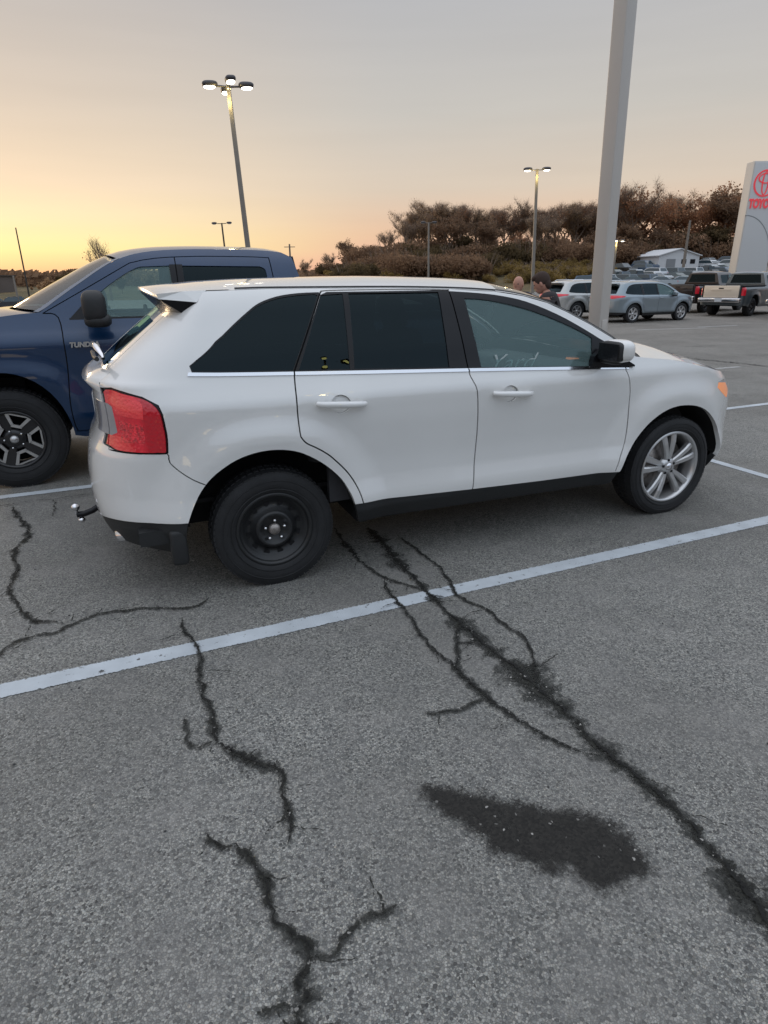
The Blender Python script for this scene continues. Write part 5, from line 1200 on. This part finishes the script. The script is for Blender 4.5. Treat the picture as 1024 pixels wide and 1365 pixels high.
def plain_pole(x,y,h,r,label,m,cross=False,name='utility_pole'):
    root=empty(name,(x,y,terr(x,y)),0,label,'pole','far poles')
    mb=MB(); mb.tube([(0,0,-.3),(0,0,h*.5),(.0,0,h)],[r,r*.85,r*.65],8); mb.build('pole',m,root)
    if cross:
        mb=MB(); mb.box((0,0,h-.5),(2.0,.12,.12)); mb.build('crossarm',m,root)
    return root
WOODP=mat('weathered_wood',(.22,.19,.16),.9,noise_amt=.2)
plain_pole(48.9,108,8.0,.26,'bare grey utility pole before the trees left of the white shed',WOODP)
plain_pole(-83.0,155,15.0,.20,'thin radio mast standing against the yellow sky',POLED,name='radio_mast')
plain_pole(-17.0,125,7.5,.22,'small utility pole with a crossarm beside the pickup roof corner',WOODP,True)
plain_pole(-62,112,5.2,.20,'pale pole beside the cars in the lower lot',POLEG)
# dealer pylon sign
def pylon():
    x0,y0=22.35,42.0; W_,D_=1.95,.85; H=8.05
    root=empty('pylon_sign',(x0+W_/2,y0+D_/2,0),0,'tall pale dealer sign with a red oval emblem and red lettering','sign')
    face=mat('sign_face',(.60,.61,.61),.4,0,.2); edge_=mat('sign_edge',(.66,.63,.58),.45)
    mb=MB(); mb.box((0,0,H/2+.2),(W_,D_,H-.4),bev=.02); mb.build('panel',edge_,root)
    mb=MB(); mb.box((0,-D_/2-.02,H/2+.2),(W_-.10,.05,H-.55),bev=.01); fc=mb.build('front_face',face,root)
    mb=MB(); mb.box((.0,0,.10),(W_+.5,D_+.5,.2),bev=.02); mb.build('plinth',CONC,root)
    red=mat('sign_red',(.62,.035,.05),.35,0,.3,emit=(1,.10,.12),es=.28)
    yf=-D_/2-.075
    def ring(name,cx,cz,a,b,th,par):
        n=48; mb=MB(); V=[]
        for i in range(n):
            q=2*PI*i/n; c,s=math.cos(q),math.sin(q)
            for ra,rb,yy in ((a,b,yf+.03),(a,b,yf),(a-th,b-th*.8,yf),(a-th,b-th*.8,yf+.03)): V.append((cx+ra*c,yy,cz+rb*s))
        F=[(i*4+k,i*4+k+1,((i+1)%n)*4+k+1,((i+1)%n)*4+k) for i in range(n) for k in range(3)]
        mb.add(V,F,False); return mb.build(name,red,par)
    em=empty('emblem',(-.13,0,0)); em.parent=root
    cz=6.85; ring('outer_oval',0,cz,.70,.74,.10,em); ring('upper_oval',0,cz+.27,.46,.29,.075,em); ring('inner_oval',0,cz+.02,.21,.67,.075,em)
    text_obj('lettering','TOYOTA',.68,red,root,.02,(-.03,yf,5.72),(PI/2,0,0),.63,0,.03)
    mb=MB(); pts=[(-.95+1.9*math.sin(t),yf+.045,2.4+2.7*math.cos(t)) for t in np.linspace(-.02,1.45,24)]; mb.tube(pts,.035,6); mb.build('arc_line',mat('sign_grey',(.30,.32,.33),.5),root)
pylon()
# white gabled shed and low brown building on the right hill
def house(name,x,y,w,d,h,rh,rz,label,wm,rm,cat='building'):
    root=empty(name,(x,y,terr(x,y)-.2),rz,label,cat)
    mb=MB(); mb.box((0,0,h/2),(w,d,h)); V=[(-w/2,-d/2,h),(w/2,-d/2,h),(0,-d/2,h+rh),(-w/2,d/2,h),(w/2,d/2,h),(0,d/2,h+rh)]; mb.add(V,[(0,1,2),(3,5,4)]); mb.build('wall',wm,root)
    o=.3; mb=MB(); V=[(-w/2-o,-d/2-o,h-o*rh/w*2),(0,-d/2-o,h+rh+.02),(w/2+o,-d/2-o,h-o*rh/w*2),(-w/2-o,d/2+o,h-o*rh/w*2),(0,d/2+o,h+rh+.02),(w/2+o,d/2+o,h-o*rh/w*2)]; V+=[(a,b,c+.14) for a,b,c in V]
    mb.add(V,[(6,7,10,9),(7,8,11,10),(0,3,4,1),(1,4,5,2),(0,1,7,6),(1,2,8,7),(3,9,10,4),(4,10,11,5),(0,6,9,3),(2,5,11,8)]); mb.build('roof',rm,root)
    dm=MB(); dm.box((-w*.2,-d/2-.03,h*.38),(w*.22,.06,h*.76)); dm.build('door',mat('grey_door',(.25,.26,.27),.6),root)
    for k in (.12,.34):
        wn=MB(); wn.box((w*k,-d/2-.02,h*.58),(w*.12,.05,h*.32)); wn.build('window',BLACKG,root)
    return root
house('shed',49.7,117,7.4,8,2.2,1.0,.15,'white gabled shed above the parked cars on the hill',mat('white_siding',(.62,.63,.64),.7),mat('white_roof',(.60,.61,.62),.6))
house('low_building',66.5,134,9,9,2.4,.9,.0,'low building with a brown roof right of the white shed',mat('tan_wall',(.30,.26,.22),.8),mat('brown_roof',(.10,.055,.045),.8))
def flat_building():
    x,y=-127,182; z=terr(x,y)-.3; root=empty('flat_roofed_building',(x,y,z),.05,'grey flat roofed building on the bank at far left','building')
    mb=MB(); mb.box((0,0,2.3),(42,20,4.6)); mb.build('wall',mat('grey_brown_wall',(.12,.10,.09),.8,noise_amt=.1,noise_scale=.3),root)
    mb=MB(); mb.box((0,0,4.75),(42.6,20.6,.35)); mb.build('roof',mat('dark_roof',(.05,.045,.04),.8),root)
    for i in range(6):
        mb=MB(); mb.box((-16+i*6.3,-10.03,2.4),(3.2,.08,1.5)); mb.build('window',BLACKG,root)
    mb=MB(); mb.ell((7.0,-10.2,2.9),(.5,.15,.4)); mb.build('wall_lamp',LAMPON,root)
    mb=MB(); mb.tube([(18,0,4.8),(17.2,0,8.0)],.10,6); mb.tube([(18,0,6.6),(16.8,0,7.0)],.07,6); mb.build('aerial',POLED,root)
flat_building()
# ------------------------------------------------------------------ trees
BARK=mat('bark',(.26,.19,.14),.95,noise_amt=.2,noise_scale=2)
TWIG=mat('twigs',(.085,.060,.045),.95)
def leafmat(name,c1,c2):
    m=bpy.data.materials.new(name); m.use_nodes=True; nt=m.node_tree; N=nt.nodes; L=nt.links; b=N['Principled BSDF']; b.inputs['Roughness'].default_value=.85; b.inputs['Specular IOR Level'].default_value=.2
    at=N.new('ShaderNodeAttribute'); at.attribute_name='tone'; mx=N.new('ShaderNodeMixRGB'); mx.inputs[1].default_value=(*c1,1); mx.inputs[2].default_value=(*c2,1); L.new(at.outputs['Fac'],mx.inputs[0]); L.new(mx.outputs[0],b.inputs['Base Color'])
    t=N.new('ShaderNodeBsdfTranslucent'); L.new(mx.outputs[0],t.inputs[0]); ms=N.new('ShaderNodeMixShader'); ms.inputs[0].default_value=.58; L.new(b.outputs[0],ms.inputs[1]); L.new(t.outputs[0],ms.inputs[2]); L.new(ms.outputs[0],N['Material Output'].inputs[0]); return m
LM={'rust':leafmat('rust_leaves',(.28,.135,.075),(.55,.30,.165)),'ochre':leafmat('ochre_leaves',(.36,.22,.12),(.60,.42,.25)),'olive':leafmat('olive_leaves',(.085,.065,.036),(.19,.13,.065)),'dark':leafmat('dark_leaves',(.17,.105,.068),(.34,.215,.13)),'gold':leafmat('gold_scrub',(.17,.12,.045),(.36,.25,.09))}
def tree_proto(name,H,spread,leaf,seed,nleaf=4200,ls=.22,twigs=900,trunk_h=.3,upright=.55,crown_r=1.0,label='',group=None):
    r=random.Random(seed); root=empty(name,(0,0,0),0,label,'tree',group)
    tr=MB(); tips=[]
    def grow(p,d,L_,rad,lev):
        pts=[p];q=p.copy();dd=d.copy();n=4
        for i in range(n):
            dd=(dd+Vector((r.uniform(-.2,.2),r.uniform(-.2,.2),r.uniform(-.02,.16)))*(.6 if lev else .18)).normalized(); q=q+dd*L_/n; pts.append(q.copy())
        tr.tube(pts,[rad*(1-.5*i/n) for i in range(n+1)],7 if lev<2 else 4,cap=False)
        if lev>=3: tips.extend(pts[2:]); return
        for k in range((5,4,4)[lev]):
            i=r.randint(1 if lev else 2,n); b=pts[i]; a=r.uniform(0,2*PI); s=Vector((math.cos(a),math.sin(a),r.uniform(-.05,.5)))
            nd=(dd*upright+s*spread).normalized(); grow(b,nd,L_*r.uniform(.52,.78),rad*.48,lev+1)
        tips.append(q)
    grow(Vector((0,0,-.3)),Vector((r.uniform(-.05,.05),r.uniform(-.05,.05),1)),H*.42,H*.022,0)
    zmax=max(t.z for t in tips); k=H/zmax*.96
    tr.V=[(a*k*crown_r,b*k*crown_r,c*k if c>0 else c) for a,b,c in tr.V]; tips=[Vector((t.x*k*crown_r,t.y*k*crown_r,t.z*k)) for t in tips]
    for i in range(twigs):
        t=r.choice(tips); d=Vector((r.gauss(0,.5),r.gauss(0,.5),r.uniform(.1,1))).normalized()*r.uniform(.5,1.5)*H/11; w=Vector((r.uniform(-1,1),r.uniform(-1,1),0)).normalized()*.016
        m_=t+d*.5+Vector((r.gauss(0,.08),r.gauss(0,.08),0)); tr.add([t-w,t+w,m_+w*.7,m_-w*.7,t+d],[(0,1,2,3),(3,2,4)])
    tr.build('trunk',BARK,root,fixn=False)
    if nleaf:
        V=[];F=[];tone=[]
        cl=[(r.choice(tips),r.random()) for _ in range(260)]
        for i in range(nleaf):
            c,tn=cl[int(r.random()**1.0*len(cl))] if r.random()<.75 else (r.choice(tips),r.random())
            p=c+Vector((r.gauss(0,.42),r.gauss(0,.42),r.gauss(0,.36)))*H/11
            if p.z<H*trunk_h*.5: p.z+=H*.25
            s=ls*r.uniform(.5,1.4); a=Vector((r.gauss(0,1),r.gauss(0,1),r.gauss(0,1))).normalized(); b=a.orthogonal().normalized(); b=(Quaternion(a,r.uniform(0,6.3))@b); 
            o=len(V); c2=a.cross(b); V+=[p-b*s,p+c2*s*.55,p+b*s*.8,p-c2*s*.6]; F.append((o,o+1,o+2,o+3)); t_=min(1,max(0,tn*.7+r.random()*.3)); tone+=[t_]*4
        o=mesh('crown',V,F,LM[leaf],root); set_attr(o,'tone',tone)
    return root
def bush_proto(name,w,h,leaf,seed,n,ls,label,group,cat='shrub'):
    r=random.Random(seed); root=empty(name,(0,0,0),0,label,cat,group); V=[];F=[];tone=[]
    lob=[(Vector((r.uniform(-.5,.5)*w,r.uniform(-.4,.4)*w*.6,r.uniform(.25,.62)*h)),r.uniform(.22,.42)*min(w,h),r.random()) for _ in range(16)]
    for i in range(n):
        c,R_,tn=r.choice(lob); d=Vector((r.gauss(0,1),r.gauss(0,1),r.gauss(0,1))).normalized()*R_*r.random()**.4; p=c+Vector((d.x*1.3,d.y*1.3,d.z)); p.z=abs(p.z); s=ls*r.uniform(.5,1.4)
        a=Vector((r.gauss(0,1),r.gauss(0,1),r.gauss(0,1))).normalized(); b=a.orthogonal().normalized(); c2=a.cross(b); o=len(V)
        V+=[p-b*s,p+c2*s*.6,p+b*s*.8,p-c2*s*.6]; F.append((o,o+1,o+2,o+3)); tone+=[min(1,tn*.7+r.random()*.3)]*4
    o=mesh('foliage',V,F,LM[leaf],root); set_attr(o,'tone',tone)
    st=MB()
    for k in range(14):
        a=r.uniform(0,6.3); st.tube([(r.uniform(-.2,.2)*w,r.uniform(-.1,.1)*w,-.1),(math.cos(a)*w*.3,math.sin(a)*w*.2,h*.6),(math.cos(a)*w*.4,math.sin(a)*w*.25,h*1.02)],[.05,.03,.012],4)
    st.build('stem',BARK,root); return root
G1='trees on the hillside beyond the lot'
PR=[tree_proto('oak_tree',12,.75,'rust',1,5000,.20,1200,label='dense rust brown oak tree on the hillside behind the lot',group=G1),
    tree_proto('oak_tree',11,.8,'dark',2,4600,.20,1200,label='dark brown leafy tree in the middle of the hillside wood',group=G1),
    tree_proto('half_bare_tree',12,.62,'ochre',3,4200,.10,5200,upright=.62,label='half bare autumn tree with pale remaining leaves against the sky',group=G1),
    tree_proto('half_bare_tree',12,.6,'rust',4,3600,.10,5200,upright=.70,label='half bare upright tree with rust leaves at its twig ends',group=G1),
    tree_proto('bare_tree',11,.65,'ochre',5,900,.10,4600,upright=.7,label='leafless tree with fine bare twigs showing the sky',group=G1),
    tree_proto('olive_tree',9,.7,'olive',6,5200,.24,200,label='dark olive green leafy tree low in the hillside wood',group=G1)]
BU=[bush_proto('undergrowth_shrub',9,4.0,'dark',11,3600,.24,'dark brown undergrowth shrub at the foot of the hillside trees','undergrowth at the foot of the trees'),
    bush_proto('golden_shrub',7,2.2,'gold',12,2400,.17,'golden brown scrub bush on the bank below the trees','scrub on the bank below the trees'),
    bush_proto('brown_shrub',7,3.6,'olive',13,2600,.24,'olive brown undergrowth shrub among the hillside trees','undergrowth at the foot of the trees')]
used=set()
def place(proto,x,y,s=1,rz=None,z=None,sx=1):
    o=proto if id(proto) not in used else copy_tree(proto); used.add(id(proto))
    o.location=(x,y,terr(x,y) if z is None else z); o.rotation_euler=(0,0,rz if rz is not None else random.uniform(0,6.3)); o.scale=(s*sx,s*sx,s); return o
rt=random.Random(21)
def px2x(px,y): return (px-512)/828*(y*.936-2)
def ztop(px_y,y): return 1.66+(371-px_y)/828*y*1.03
for (px,y,k,topy) in [(465,150,1,323),(440,158,4,338),(500,152,3,330),(518,160,4,312),(548,148,2,298),(560,140,2,288),(590,136,2,276),(612,134,3,275),(640,136,2,284),(655,142,3,281),(675,138,3,281),(697,140,2,281),(725,138,4,272),(745,136,3,280),(768,138,3,275),(785,140,4,276),
    (822,136,4,258),(838,132,3,252),(858,134,0,262),(880,138,2,266),(900,142,2,272),(915,136,0,274),(945,134,0,256),(968,132,1,255),(990,134,0,264),(1010,138,0,270),(1040,138,3,262),(1080,140,0,262),(1120,140,2,262),(1060,134,1,266),(1100,130,0,268),(1150,136,3,266),(1180,132,0,270),(1210,138,2,266),(1250,134,1,272),(1290,138,0,270),(1330,140,2,276),(700,128,0,312),(745,128,1,316),(800,128,1,310),(840,126,1,300),(885,128,1,305),(925,128,5,312),(960,127,5,305),(620,128,5,318),(580,130,1,322),(540,134,5,326),(655,128,1,315),(410,165,4,345),(1000,150,1,258)]:
    x=px2x(px,y); zt_=ztop(topy,y); h0={0:12,1:11,2:12,3:12,4:11,5:9}[k]; s=max(.3,(zt_-terr(x,y))/h0*(.925 if px<545 else .83)); place(PR[k],x,y,s,sx=rt.uniform(1.0,1.3))
for i in range(66):
    px=440+i*13.0+rt.uniform(-5,5); y=rt.uniform(122,132); x=px2x(px,y)
    if 870<px<950: y+=5
    place(BU[0 if rt.random()<.6 else 2],x,y,rt.uniform(.9,1.3)*(.6 if px<475 else .85 if px<520 else 1.0))
for i in range(26):
    px=rt.uniform(540,830); y=rt.uniform(128,150); x=px2x(px,y); zt_=ztop(rt.uniform(284,306),y); place(PR[rt.choice([2,3,2,4,1])],x,y,max(.4,(zt_-terr(x,y))/12),sx=rt.uniform(1,1.2))
for i in range(44):
    px=rt.uniform(650,840); y=rt.uniform(96,120); x=px2x(px,y); place(BU[1],x,y,rt.uniform(.5,1.0))
for i in range(34):
    px=395+i*7.8; y=rt.uniform(100,118); x=px2x(px,y); place(BU[rt.choice([0,2,1])],x,y,rt.uniform(.75,1.05)*(.45 if px<450 else .8 if px<500 else 1))
# trees at far left
LT=[tree_proto('round_tree',7,.7,'ochre',31,3800,.24,900,label='rounded bare brown tree left of the dark pointed tree',group='trees at far left'),
    tree_proto('pointed_tree',9,.28,'olive',32,5000,.26,100,upright=.5,crown_r=1.0,trunk_h=.05,label='dark pointed tree left of the pickup windshield',group='trees at far left'),
    tree_proto('bare_roadside_tree',12,.5,'ochre',33,150,.15,1400,upright=.9,label='tall leafless tree rising behind the pickup windshield pillar',group='trees at far left')]
for px,y,k,topy in [(57,150,0,362),(84,145,1,353),(110,150,0,368),(143,140,2,316),(122,165,0,372),(38,190,0,372),(160,170,1,360),(200,170,0,355),(75,160,0,366)]:
    x=px2x(px,y); zt_=ztop(topy,y)+ (512-px)*-.00; h0=(7,9,12)[k]; s=(zt_-terr(x,y)-.8)/h0; place(LT[k],x,y,s)
def far_wood():
    r=random.Random(5); V=[];F=[];tone=[]
    for i in range(15000):
        x=r.uniform(-330,60); y=r.uniform(255,330); base=terr(x,y); hh=(5.5+2.5*noise.noise((x*.05,y*.02,1))+1.5*noise.noise((x*.2,y*.1,4))) ; p=Vector((x,y,base+abs(r.random()**.7*hh))); s=r.uniform(.6,1.5); a=Vector((r.gauss(0,1),r.gauss(0,1),r.gauss(0,1))).normalized(); b=a.orthogonal(); c2=a.cross(b); o=len(V)
        V+=[p-b*s,p+c2*s*.7,p+b*s,p-c2*s*.7]; F.append((o,o+1,o+2,o+3)); tone+=[r.random()]*4
    o=mesh('distant_wood',V,F,LM['dark']); set_attr(o,'tone',tone); o['kind']='stuff'; o['label']='low dark line of distant woodland along the left horizon'; o['category']='woodland'
far_wood()
# ------------------------------------------------------------------ small far cars
def mini_car(kind,paint,label,group):
    mb=MB(); w=.92
    if kind=='sedan': low=[(-2.3,.35),(-2.35,.75),(-2.2,.98),(-1.5,1.02),(1.0,.98),(1.9,.86),(2.3,.70),(2.35,.35)]; cab=[(-1.7,1.0),(-1.0,1.42),(.2,1.45),(1.1,.97)]
    elif kind=='suv': low=[(-2.3,.38),(-2.4,.8),(-2.3,1.08),(1.1,1.06),(2.0,.98),(2.35,.8),(2.38,.38)]; cab=[(-2.25,1.06),(-1.95,1.62),(-.2,1.68),(.45,1.62),(1.2,1.04)]
    else: low=[(-2.8,.5),(-2.85,1.1),(-.9,1.12),(1.2,1.12),(2.4,1.05),(2.6,.8),(2.62,.45)]; cab=[(-.95,1.1),(-.85,1.78),(.45,1.80),(1.3,1.1)]
    root=empty('far_car',(0,0,0),0,label,'car',group)
    def loft(poly,w0,w1,zlo,zhi,m):
        n=len(poly); V=[]
        for sg,ins in ((-1,0),(1,0)):
            for x,z in poly:
                t=(z-zlo)/(zhi-zlo); V.append((x,sg*(w0+(w1-w0)*t),z))
        F=[tuple(range(n)),tuple(reversed(range(n,2*n)))]+[(i,i+n,(i+1)%n+n,(i+1)%n) for i in range(n)]
        mb.add(V,F,False,m)
    body=MB(); mb=body; loft(low,w,w*.95,.35,1.1,0); loft(cab,w*.90,w*.66,cab[0][1],max(z for _,z in cab),0); body.build('body',paint,root)
    mb=MB(); z0=cab[0][1]; z1=max(z for _,z in cab); c=np.mean([x for x,_ in cab])
    win=[(c+(x-c)*.90,z0+.05+(z-z0)*.80) for x,z in cab]; loft(win,w*.93-.01,w*.70,z0,z1,0)
    k=len(cab); V=[]
    mb.build('window',TINT2,root)
    mb=MB(); a,b=cab[-1],cab[-2]; 
    for (p,q,o) in ((cab[-1],cab[-2],.02),(cab[0],cab[1],-.02)): mb.add([(p[0]*.97+o*2,-w*.78,p[1]+.06),(p[0]*.97+o*2,w*.78,p[1]+.06),(q[0]+o*2.2,w*.60,q[1]-.05),(q[0]+o*2.2,-w*.60,q[1]-.05)],[(0,1,2,3)])
    mb.build('windshield',TINT2,root,fixn=False)
    mb=MB()
    for x in(-1.4,1.4):
        for sg in(-1,1): mb.lathe([(-.12,0),(-.12,.20),(-.12,.33),(.1,.33)],14,T=Matrix.Translation((x,sg*.82,.33))@Matrix.Rotation(0 if sg<0 else PI,4,'Z'))
    mb.build('tyre',RUBBER,root)
    mb=MB(); mb.box((-2.34,.7,.85),(.06,.3,.16)); mb.box((-2.34,-.7,.85),(.06,.3,.16)); mb.build('tail_light',REDL,root)
    mb=MB(); mb.box((2.30,.68,.72),(.08,.34,.12)); mb.box((2.30,-.68,.72),(.08,.34,.12)); mb.build('headlight',HEADL,root)
    split_parts(root,{'tyre','tail_light','headlight','windshield'})
    return root
TINT2=mat('far_car_glass',(.03,.05,.06),.08,0,.5)
cols=[('white',(.60,.62,.64)),('silver',(.40,.45,.48)),('dark blue',(.06,.10,.16)),('black',(.02,.022,.025)),('grey',(.16,.19,.21)),('dark green',(.03,.07,.06))]
GH='cars parked in rows on the hill'; GL='cars parked in the lower lot at left'
protos=[]
for i,(cn,c) in enumerate(cols):
    kd=('suv','sedan','suv','pickup','suv','sedan')[i]
    protos.append(mini_car(kd,mat('far_paint_'+cn.replace(' ','_'),c,.3,.2,.8),f'small {cn} {dict(suv="crossover",sedan="sedan",pickup="pickup")[kd]} in the crowded rows on the right hill',GH))
for y,px0,px1 in ((84,800,985),(90,812,990),(96,805,985),(102,830,985),(108,838,985),(114,868,985),(120,892,985)):
    px=px0
    while px<px1:
        if y>105 and 876<px<940: px+=828/(y*.94)*2.85; continue
        x=px2x(px,y); o=place(rt.choice(protos),x,y,1,rz=PI/2+.42+rt.choice([0,PI])+rt.uniform(-.05,.05)+(.9 if y<90 else 0)); px+=828/(y*.94)*(2.85)
lp=[]
for i in (0,1,3,5):
    cn,c=cols[i]; kd=('suv','sedan','suv','pickup','suv','sedan')[i]
    q=copy_tree(protos[i]); q['label']=f'small {cn} {dict(suv="crossover",sedan="sedan",pickup="pickup")[kd]} in the lower lot beyond the pickup hood'; q['group']=GL; q.location=(0,0,-50); lp.append(q)
for y,px0,px1 in ((96,-40,75),(106,-30,82),(117,-20,90)):
    px=px0
    while px<px1:
        x=px2x(px,y); place(rt.choice(lp),x,y,1,z=terr(x,y)+.05,rz=rt.choice([.5,.5+PI])+rt.uniform(-.05,.05)); px+=828/(y*.94)*4.6
for q in protos+lp:
    if id(q) not in used:
        for ch in list(q.children): bpy.data.objects.remove(ch)
        bpy.data.objects.remove(q)
# ------------------------------------------------------------------ two standing people
def skin_mesh(name,verts,edges,root=0,sub=2):
    me=bpy.data.meshes.new(name); me.from_pydata([v[0] for v in verts],edges,[]); o=bpy.data.objects.new('tmp',me); COL.objects.link(o)
    o.modifiers.new('s','SKIN'); 
    for i,v in enumerate(verts):
        r=v[1] if isinstance(v[1],tuple) else (v[1],v[1]); me.skin_vertices[0].data[i].radius=r; me.skin_vertices[0].data[i].use_root=(i==root)
    sm=o.modifiers.new('u','SUBSURF'); sm.levels=sub; sm.render_levels=sub
    bpy.context.view_layer.update(); m2=bpy.data.meshes.new_from_object(o.evaluated_get(bpy.context.evaluated_depsgraph_get())); bpy.data.objects.remove(o); return m2
def merge(name,meshes,m,parent):
    bm=bmesh.new()
    for x in meshes: bm.from_mesh(x)
    me=bpy.data.meshes.new(name); bm.to_mesh(me); bm.free(); me.materials.clear(); me.materials.append(m); me.polygons.foreach_set('use_smooth',[True]*len(me.polygons)); o=bpy.data.objects.new(name,me); COL.objects.link(o); o.parent=parent; return o
def person(loc,rz,label,H,skin,hairm,jacket,trouser,tilt=.35,bald=False):
    """faces +x"""
    root=empty('person',loc,rz,label,'person'); k=H/1.78
    P=lambda x,y,z: (x*k,y*k,z*k)
    hd=Vector(P(.07+.10*tilt,0,1.655-.03*tilt))
    V=[(P(0,0,.96),(.15*k,.11*k)),(P(0,0,1.12),(.135*k,.10*k)),(P(.01,0,1.30),(.15*k,.11*k)),(P(.01,0,1.43),(.10*k,.08*k)),(P(.03,0,1.50),.058*k),(P(.05+.06*tilt,0,1.575),.052*k)]
    E=[(0,1),(1,2),(2,3),(3,4),(4,5)]
    fing=[]
    for s in(-1,1):
        b=len(V); V+=[(P(.0,s*.175,1.43),.065*k),(P(-.02,s*.235,1.16),.048*k),(P(.12,s*.215,.98),.036*k),(P(.20,s*.20,.93),(.040*k,.018*k)),(P(.25,s*.19,.905),(.040*k,.016*k))]; E+=[(3,b),(b,b+1),(b+1,b+2),(b+2,b+3),(b+3,b+4)]
        b=len(V); V+=[(P(0,s*.095,.88),.088*k),(P(.01,s*.10,.50),.058*k),(P(-.02,s*.10,.10),.040*k),(P(.02,s*.10,.045),.042*k),(P(.14,s*.115,.035),.036*k)]; E+=[(0,b),(b,b+1),(b+1,b+2),(b+2,b+3),(b+3,b+4)]
        for f in range(4):
            y0=s*(.168+.018*f); L_=(.065,.078,.074,.058)[f]; fv=[(P(.255,y0,.905),.0085*k),(P(.255+L_*.5,y0,.885),.008*k),(P(.255+L_*.85,y0,.855),.0065*k)]; fing.append(skin_mesh('f',fv,[(0,1),(1,2)],0,1))
        fv=[(P(.205,s*.165,.93),.010*k),(P(.235,s*.145,.915),.009*k),(P(.26,s*.14,.895),.0075*k)]; fing.append(skin_mesh('f',fv,[(0,1),(1,2)],0,1))
    body=skin_mesh('b',V,E)
    hm=MB(); T=Matrix.Translation(hd)@Matrix.Rotation(tilt,4,'Y')
    hm.ell((0,0,0),(.098*k,.076*k,.118*k),(2.1,2.1),(24,18),T=T); hm.ell((.035*k,0,-.055*k),(.062*k,.055*k,.062*k),(2.2,2.2),(18,12),T=T)
    hm.add([(.088*k,0,.02*k),(.118*k,0,-.028*k),(.092*k,.017*k,-.032*k),(.092*k,-.017*k,-.032*k)],[(0,1,2),(0,3,1),(1,3,2)],True,0,T)
    for s in(-1,1): hm.ell((-.002*k,s*.078*k,-.012*k),(.018*k,.010*k,.032*k),T=T)
    hm.ell((.090*k,0,-.062*k),(.014*k,.026*k,.008*k),T=T)
    hd_o=hm.build('head',skin); hmesh=hd_o.data; bpy.data.objects.remove(hd_o)
    merge('body',[body,hmesh]+fing,skin,root)
    ey=MB(); [ey.ell((.083*k,s*.032*k,.012*k),(.012*k,.014*k,.009*k),T=T) for s in(-1,1)]; ey.build('eye',mat('eye_dark',(.03,.025,.02),.3),root)
    if not bald:
        hr=MB(); hr.ell((-.018*k,0,.030*k),(.102*k,.084*k,.108*k),(2.1,2.1),(24,16),T=T); hr.ell((-.055*k,0,-.03*k),(.058*k,.068*k,.075*k),(2.1,2.1),(18,12),T=T); hr.ell((.03*k,0,.085*k),(.070*k,.066*k,.045*k),T=T); hr.build('hair',hairm,root)
    JV=[(P(0,0,.80),(.20*k,.155*k)),(P(0,0,.92),(.195*k,.15*k)),(P(0,0,1.12),(.175*k,.13*k)),(P(.01,0,1.30),(.185*k,.135*k)),(P(.01,0,1.45),(.16*k,.12*k)),(P(.03,0,1.545),(.082*k,.080*k))]; JE=[(0,1),(1,2),(2,3),(3,4),(4,5)]
    for s in(-1,1):
        b=len(JV); JV+=[(P(.0,s*.185,1.435),.095*k),(P(-.02,s*.245,1.16),.066*k),(P(.13,s*.215,.975),.050*k)]; JE+=[(4,b),(b,b+1),(b+1,b+2)]
    merge('jacket',[skin_mesh('j',JV,JE)],jacket,root)
    TV=[(P(0,0,1.0),(.175*k,.13*k))]; TE=[]
    for s in(-1,1):
        b=len(TV); TV+=[(P(0,s*.098,.86),.105*k),(P(.01,s*.10,.50),.075*k),(P(-.01,s*.10,.10),.062*k)]; TE+=[(0,b),(b,b+1),(b+1,b+2)]
    merge('trousers',[skin_mesh('t',TV,TE)],trouser,root)
    for s in(-1,1):
        sh=MB(); sh.ell((.055*k,s*.105*k,.045*k),(.145*k,.050*k,.045*k),(2.6,2.6),(18,10)); sh.build('shoe',BLACKP,root)
    return root
SKIN=mat('skin',(.48,.24,.17),.55)
person((2.06,8.05,0),2.75,'person with short dark hair and a dark jacket, head bowed, by the tall pole',1.73,SKIN,mat('brown_hair',(.045,.025,.018),.8,bump=.4,bump_scale=300),mat('dark_jacket',(.022,.018,.020),.85),mat('dark_trousers',(.02,.022,.03),.9),tilt=.45)
person((2.10,10.0,0),-2.2,'bald person in dark clothes standing just left of the dark haired one',1.69,SKIN,None,mat('navy_jacket',(.015,.018,.03),.85),mat('dark_trousers',(.02,.022,.03),.9),tilt=.1,bald=True)

# showroom behind the viewer, unseen, added to give the car's side reflections
def showroom():
    root=empty('added_showroom',(4,-40,0),.0,'low grey showroom, unseen, with warm lit windows added for reflections in the car','building')
    mb=MB(); mb.box((0,0,3.3),(80,14,6.6)); mb.build('wall',mat('showroom_wall',(.20,.20,.21),.7),root)
    mb=MB(); mb.box((0,0,6.75),(81,15,.4)); mb.build('roof',mat('showroom_roof',(.30,.30,.32),.6),root)
    lit=mat('added_window_glow',(.8,.7,.5),.3,emit=(1,.72,.30),es=.9)
    for i in range(14):
        mb=MB(); mb.box((-36+i*5.5,7.03,1.7),(3.6,.1,2.6)); mb.build('window',lit if i in (4,7) else BLACKG,root)
    pass
showroom()
lamp_post(7.5,-5.5,9.0,4,'tall lamp post with four warm lit heads nearest behind the viewer',side=.2,r=.62,rot=.3,hs=.5,lens=LAMPWARM)
lamp_post(24.4,-33,9.0,2,'lamp post with lit heads close to the added grey showroom',side=.2,r=.8)
